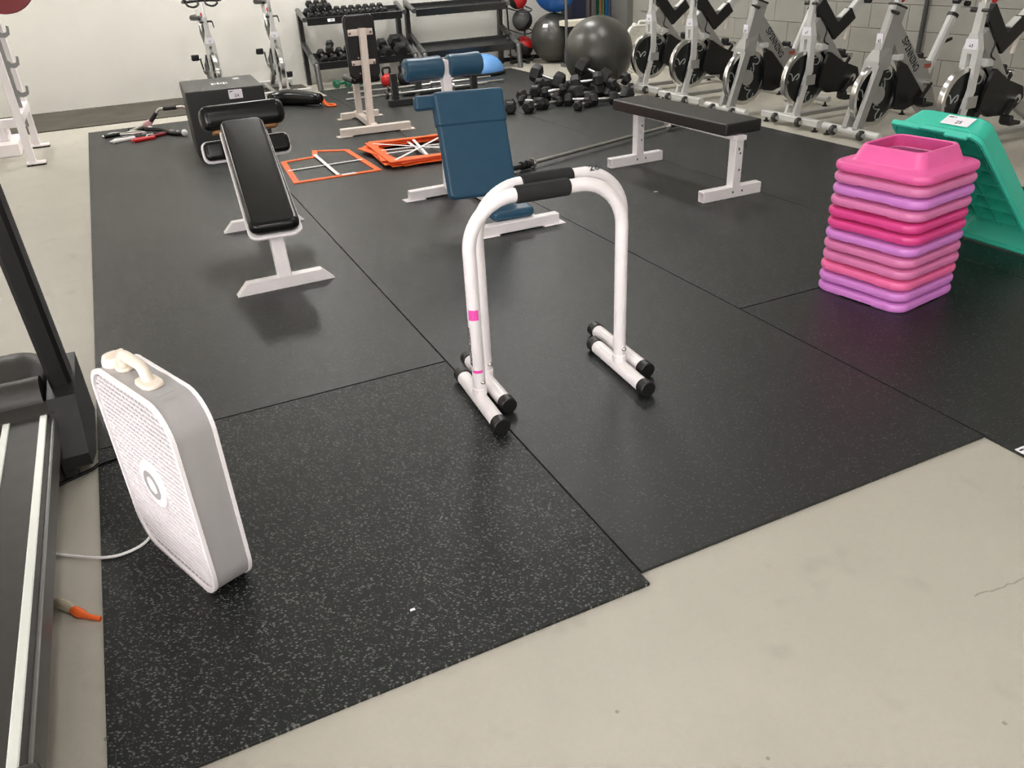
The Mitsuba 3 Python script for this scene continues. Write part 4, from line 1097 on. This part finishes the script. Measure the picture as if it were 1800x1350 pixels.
def bike_a(sz=1.0, hz=1.04):
    P = Proto()
    stabilizer(P, 0.0, 0.31, (-0.13, 0.13))
    stabilizer(P, 1.0, 0.25, ())
    for s in (-1, 1):
        y0, y1 = (s * 0.030, s * 0.056) if s > 0 else (s * 0.056, s * 0.030)
        P.add('fork_leg', plate_xz([(-0.022, 0.085), (0.028, 0.085), (0.118, 0.41), (0.116, 0.56), (0.066, 0.56), (0.066, 0.42)], y0, y1), 'silver_light', False)
    crown = sg.Polygon([(-0.056, 0.55), (0.056, 0.55), (0.056, 0.665), (0.026, 0.755), (-0.026, 0.755), (-0.056, 0.665)]).difference(sg.box(-0.016, 0.56, 0.016, 0.635))
    cr = prism(crown, 0.062, 0.112, 'yz')
    c = P.add('fork_crown', cr, 'silver_light', False)
    P.add('head_tube', bar((0.088, 0, 0.74), (0.100, 0, 0.925), 0.050, 0.046, up=(1, 0, 0)), 'silver_light', 30)
    P.add('stem_post', bar((0.100, 0, 0.90), (0.104, 0, hz - 0.01), 0.034, 0.030, up=(1, 0, 0)), 'chrome', 30)
    handlebar(P, 0.09, hz)
    flywheel(P, (0.085, 0.35), 0.215)
    P.add('brake_bracket', box(0.09, 0.006, 0.075, (0.105, -0.060, 0.345), 0.003), 'silver', 30)
    P.add('brake_bracket', box(0.09, 0.006, 0.075, (0.105, 0.060, 0.345), 0.003), 'silver', 30)
    P.add('diagonal_beam', bar((0.13, 0, 0.755), (0.54, 0, 0.30), 0.055, 0.080, up=(1, 0, 1)), 'silver', 30)
    d = P.add('beam_decal', bar((0.40, -0.0282, 0.455), (0.50, -0.0282, 0.344), 0.0012, 0.05, up=(1, 0, 1), r=0.0003), 'red_decal', False)
    g = sg.LineString([(0.140, 0.885), (0.335, 0.675), (0.49, 0.79)]).buffer(0.046, cap_style=2, join_style=2)
    P.add('upper_frame', prism(g, -0.030, 0.030), 'black_plastic', False)
    P.add('seat_tube', bar((0.465, 0, 0.772), (0.575, 0, 0.875), 0.05, 0.07, up=(-1, 0, 1)), 'silver_light', 30)
    P.add('seat_tube_edge', bar((0.372, 0.0, 0.765), (0.445, 0.0, 0.819), 0.05, 0.014, up=(-1, 0, 1)), 'silver_light', 30)
    P.add('seat_post', bar((0.575, 0, 0.86), (0.60, 0, 0.985), 0.038, 0.038, up=(1, 0, 0)), 'silver_light', 30)
    P.add('hanging_rod', bar((0.47, 0.0, 0.60), (0.51, 0.0, 0.80), 0.018, 0.026, up=(1, 0, 0)), 'cream_paint', 30)
    P.add('slider_knob', cyl((0.60, -0.02, 0.87), (0.60, -0.075, 0.87), 0.02, 14, 0.004), 'black_plastic', 40)
    saddle(P, 0.64, sz)
    guard = sg.Polygon([(0.28, 0.51), (0.42, 0.43), (0.58, 0.375), (0.60, 0.325), (0.55, 0.275), (0.43, 0.245), (0.30, 0.25), (0.22, 0.30)]).buffer(0.02, quad_segs=4)
    P.add('chain_guard', prism(guard, -0.052, -0.030), 'black_plastic', False)
    P.add('chain_guard', prism(guard, 0.030, 0.052), 'black_plastic', False)
    pedal_set(P, (0.53, 0.325), 0.075)
    P.add('rear_beam', bar((0.52, 0, 0.33), (0.99, 0, 0.075), 0.05, 0.065, up=(0, 0, 1)), 'silver', 30)
    P.add('base_beam', bar((0.02, 0.10, 0.055), (0.99, 0.10, 0.055), 0.05, 0.03), 'silver', 30)
    kn = P.add('resistance_knob', lathe([(0, 0), (0.012, 0), (0.022, 0.03), (0.022, 0.05), (0, 0.055)], 16).apply_transform(mx((0.185, 0, 0.92), ry=20)), 'red', True)
    P.add('quick_lever', cat(cyl((0.07, -0.02, 0.885), (0.06, -0.07, 0.885), 0.010, 10), bar((0.06, -0.07, 0.885), (0.055, -0.078, 0.82), 0.010, 0.012), cyl((0.075, 0.02, 0.885), (0.075, 0.06, 0.885), 0.014, 10)), 'dark_plastic', 40)
    lp = P.add('label', box(0.0012, 0.086, 0.060, (0.0608, 0, 0.692)), 'label', False)
    P.add('foot_bracket', box(0.06, 0.13, 0.02, (0.01, 0, 0.092), 0.004), 'silver_light', 30)
    P.add('cable', tube(curve([(0.15, -0.02, 0.80), (0.21, -0.05, 0.70), (0.20, -0.05, 0.62), (0.26, -0.04, 0.585)]), 0.005, 8), 'black_plastic', True)
    P.add('brake_pad_block', box(0.07, 0.07, 0.05, (0.235, 0, 0.57), 0.008), 'silver_light', 30)
    return P

def bike_b():
    P = Proto()
    stabilizer(P, 0.0, 0.265, (-0.13, 0.13), True)
    stabilizer(P, 0.93, 0.24, (), True)
    for s in (-1, 1):
        P.add('fork_leg', bar((0.005, s * 0.050, 0.075), (0.130, s * 0.050, 0.50), 0.042, 0.085, up=(1, 0, 0), r=0.012), 'silver', 35)
    c = trimesh.convex.convex_hull(np.array([(x, y, z) for x, z, hy in ((0.085, 0.47, 0.066), (0.20, 0.47, 0.066), (0.10, 0.53, 0.062), (0.225, 0.53, 0.055), (0.125, 0.60, 0.032), (0.255, 0.62, 0.030)) for y in (-hy, hy)]))
    P.add('fork_crown', c, 'silver', False)
    P.add('column', bar((0.178, 0, 0.54), (0.268, 0, 0.87), 0.066, 0.130, up=(1, 0, 0), r=0.012), 'silver', 35)
    P.add('column_collar', bar((0.267, 0, 0.868), (0.271, 0, 0.880), 0.072, 0.136, up=(1, 0, 0), r=0.01), 'black_plastic', 35)
    P.add('stem_post', bar((0.255, 0, 0.88), (0.285, 0, 1.04), 0.036, 0.040, up=(1, 0, 0)), 'silver_light', 30)
    handlebar(P, 0.27, 1.05)
    flywheel(P, (0.175, 0.295), 0.22, dark=False)
    P.add('axle_plate', cyl((0.16, -0.056, 0.30), (0.16, -0.034, 0.30), 0.062, 28), 'silver', 40)
    P.add('axle_plate', cyl((0.16, 0.034, 0.30), (0.16, 0.056, 0.30), 0.062, 28), 'silver', 40)
    P.add('down_tube', plate_xz(sg.Polygon([(0.26, 0.80), (0.245, 0.66), (0.53, 0.25), (0.72, 0.07), (0.865, 0.07), (0.72, 0.33), (0.61, 0.50), (0.55, 0.50)]), -0.028, 0.028), 'silver', False)
    P.add('seat_tube', bar((0.655, 0, 0.36), (0.845, 0, 0.78), 0.055, 0.062, up=(1, 0, 0), r=0.014), 'silver_light', 35)
    P.add('seat_collar', bar((0.838, 0, 0.765), (0.847, 0, 0.785), 0.063, 0.070, up=(1, 0, 0), r=0.012), 'black_plastic', 35)
    P.add('seat_post', bar((0.84, 0, 0.77), (0.885, 0, 0.87), 0.040, 0.044, up=(1, 0, 0)), 'silver_light', 30)
    P.add('seat_slider', bar((0.78, 0, 0.885), (1.02, 0, 0.885), 0.045, 0.04), 'silver', 30)
    for q in (cyl((0.80, -0.02, 0.87), (0.79, -0.075, 0.87), 0.018, 14, 0.004), cyl((0.92, -0.02, 0.845), (0.92, -0.06, 0.845), 0.018, 14, 0.004), bar((0.80, -0.01, 0.60), (0.865, -0.01, 0.615), 0.02, 0.02)):
        P.add('slider_knob', q, 'black_plastic', 40)
    saddle(P, 0.92, 0.945)
    P.add('junction', plate_xz([(0.56, 0.50), (0.72, 0.47), (0.72, 0.36), (0.62, 0.30), (0.55, 0.40)], -0.025, 0.025), 'silver', False)
    P.add('junction_decal', box(0.07, 0.0012, 0.028, (0.645, -0.0285, 0.45)), 'red_decal', False)
    guard = sg.Polygon([(0.335, 0.50), (0.40, 0.47), (0.625, 0.245), (0.60, 0.215), (0.45, 0.175), (0.36, 0.19)]).buffer(0.012, quad_segs=4)
    P.add('chain_guard', prism(guard, -0.050, -0.029), 'black_plastic', False)
    pedal_set(P, (0.665, 0.335), 0.072)
    P.add('brake_lever', cat(bar((0.295, 0, 0.905), (0.345, 0, 0.955), 0.022, 0.03)), 'red', 30)
    P.add('quick_lever', cat(cyl((0.20, -0.02, 0.845), (0.185, -0.085, 0.835), 0.012, 10), bar((0.185, -0.085, 0.835), (0.11, -0.085, 0.86), 0.012, 0.012)), 'dark_plastic', 40)
    P.add('brake_pad_block', box(0.06, 0.06, 0.045, (0.345, -0.01, 0.535), 0.01), 'silver_light', 30)
    P.add('label', box(0.0012, 0.055, 0.07, (0.1415, 0, 0.672)).apply_translation((0.0, 0, 0)).apply_transform(np.eye(4)), 'label', False)
    t = meshkit.text_mesh('SPINNING', 0.052, 0.0008, bold=True)
    t.apply_translation((-t.bounds[:, 0].mean(), -0.026, 0))
    s = 0.30 / (t.bounds[1, 0] - t.bounds[0, 0])
    t.apply_scale((s, 1.0, 1.0))
    dx = np.array([0.55, 0, -0.68]); dx /= np.linalg.norm(dx)
    t.apply_transform(frame((0.445, -0.0286, 0.548), dx, (-dx[2], 0, dx[0]), (0, -1, 0)))
    P.add('lettering', t, 'ink', False)
    return P
BA, BB, BA_LOW, BA_HIGH = bike_a(), bike_b(), bike_a(0.90, 1.09), bike_a(1.02, 1.25)

def fork_text(k, M, x0=(0.02, 0.17), x1=(0.075, 0.36), y=-0.043, h=0.014):
    a, b = np.array([x0[0], 0, x0[1]]), np.array([x1[0], 0, x1[1]])
    d = (b - a) / np.linalg.norm(b - a)
    n = np.array([-d[2], 0, d[0]])
    t = meshkit.text_mesh('SPINNER', h, 0.0008, bold=True)
    t.apply_translation((-t.bounds[:, 0].mean(), -h / 2, 0))
    yv = np.cross(n, d)
    o = (a + b) / 2 + n * 0.0255
    part(k, 'lettering', t, 'ink', False, M=M @ frame((o[0] + 0.0, y, o[2]), d, yv, n))

ROW = [(BA, 7.04, 4.765, '44', 'silver indoor cycle with black frame, first in the row from the large grey ball'),
       (BA, 6.31, 4.70, '45', 'silver indoor cycle with black frame, second in the row from the large grey ball'),
       (BB, 5.60, 4.655, '46', 'silver indoor cycle with black lettering on its slanted tube, third from the large ball'),
       (BA, 4.95, 4.77, '47', 'silver indoor cycle with black frame between the two cycles with lettered tubes'),
       (BB, 4.33, 4.77, '42', 'silver indoor cycle with lettered slanted tube just behind the teal step'),
       (BA, 3.60, 4.83, '43', 'silver indoor cycle numbered 43 at the end of the row beyond the teal step')]
def tag_number(k, M, txt, o, ang=0.0):
    t = meshkit.text_mesh(txt, 0.017, 0.0005, bold=True)
    t.apply_translation((-t.bounds[:, 0].mean(), -0.018, 0))
    lk = k + '__label'
    part(lk, 'number_print', t, 'ink', False, M=M @ frame(o, (0, -1, 0), (0, 0, 1), (-1, 0, 0)))
for P, y, x, txt, lab in ROW:
    k = thing('indoor_cycle', lab, 'exercise bike', 'indoor cycles along the block wall')
    M = mx((x, y, 0))
    P.place(k, M)
    tag_number(k, M, txt, (0.0601, 0, 0.692) if P is BA else (0.1408, 0, 0.672))
    if P is BA:
        fork_text(k, M)
for x, y, rz, txt, lab in ((1.00, 9.36, 91, '40', 'silver indoor cycle with wide black handlebar by the white wall, above the plyo box'), (1.675, 9.385, 88, '41', 'silver indoor cycle by the white wall between plyo box and dumbbell rack')):
    k = thing('indoor_cycle', lab, 'exercise bike', 'indoor cycles by the white wall')
    M = mx((x, y + 0.04, MT + 0.001), rz) @ np.diag([0.93, 0.93, 0.93, 1.0])
    (BA_LOW if x < 1.5 else BA_HIGH).place(k, M)
    tag_number(k, M, txt, (0.0601, 0, 0.692))

# paper label lying at the mat's edge, far right
k = thing('paper_label', 'white paper lot label lying at the black mat edge, far right', 'label')
Mk = mx((2.160, 1.096, MT + 0.0012), 0)
part(k, 'sheet', box(0.11, 0.07, 0.0008), 'label', False, M=Mk)
part(k, 'corner_print', cat(box(0.016, 0.006, 0.0004, (-0.040, 0.024, 0.0006)), box(0.02, 0.003, 0.0004, (-0.018, 0.026, 0.0006))), 'ink', False, M=Mk)
single('paper_scrap', box(0.012, 0.007, 0.001, (0.325, 1.37, MT + 0.0012), 0), 'label', 'tiny white scrap of paper on the flecked mat at the front', 'paper scrap', smooth=False)
single('paper_scrap', box(0.022, 0.010, 0.001, (2.82, 3.98, MT + 0.0012), 0), 'label', 'tiny white scrap of paper under the flat bench', 'paper scrap', smooth=False)
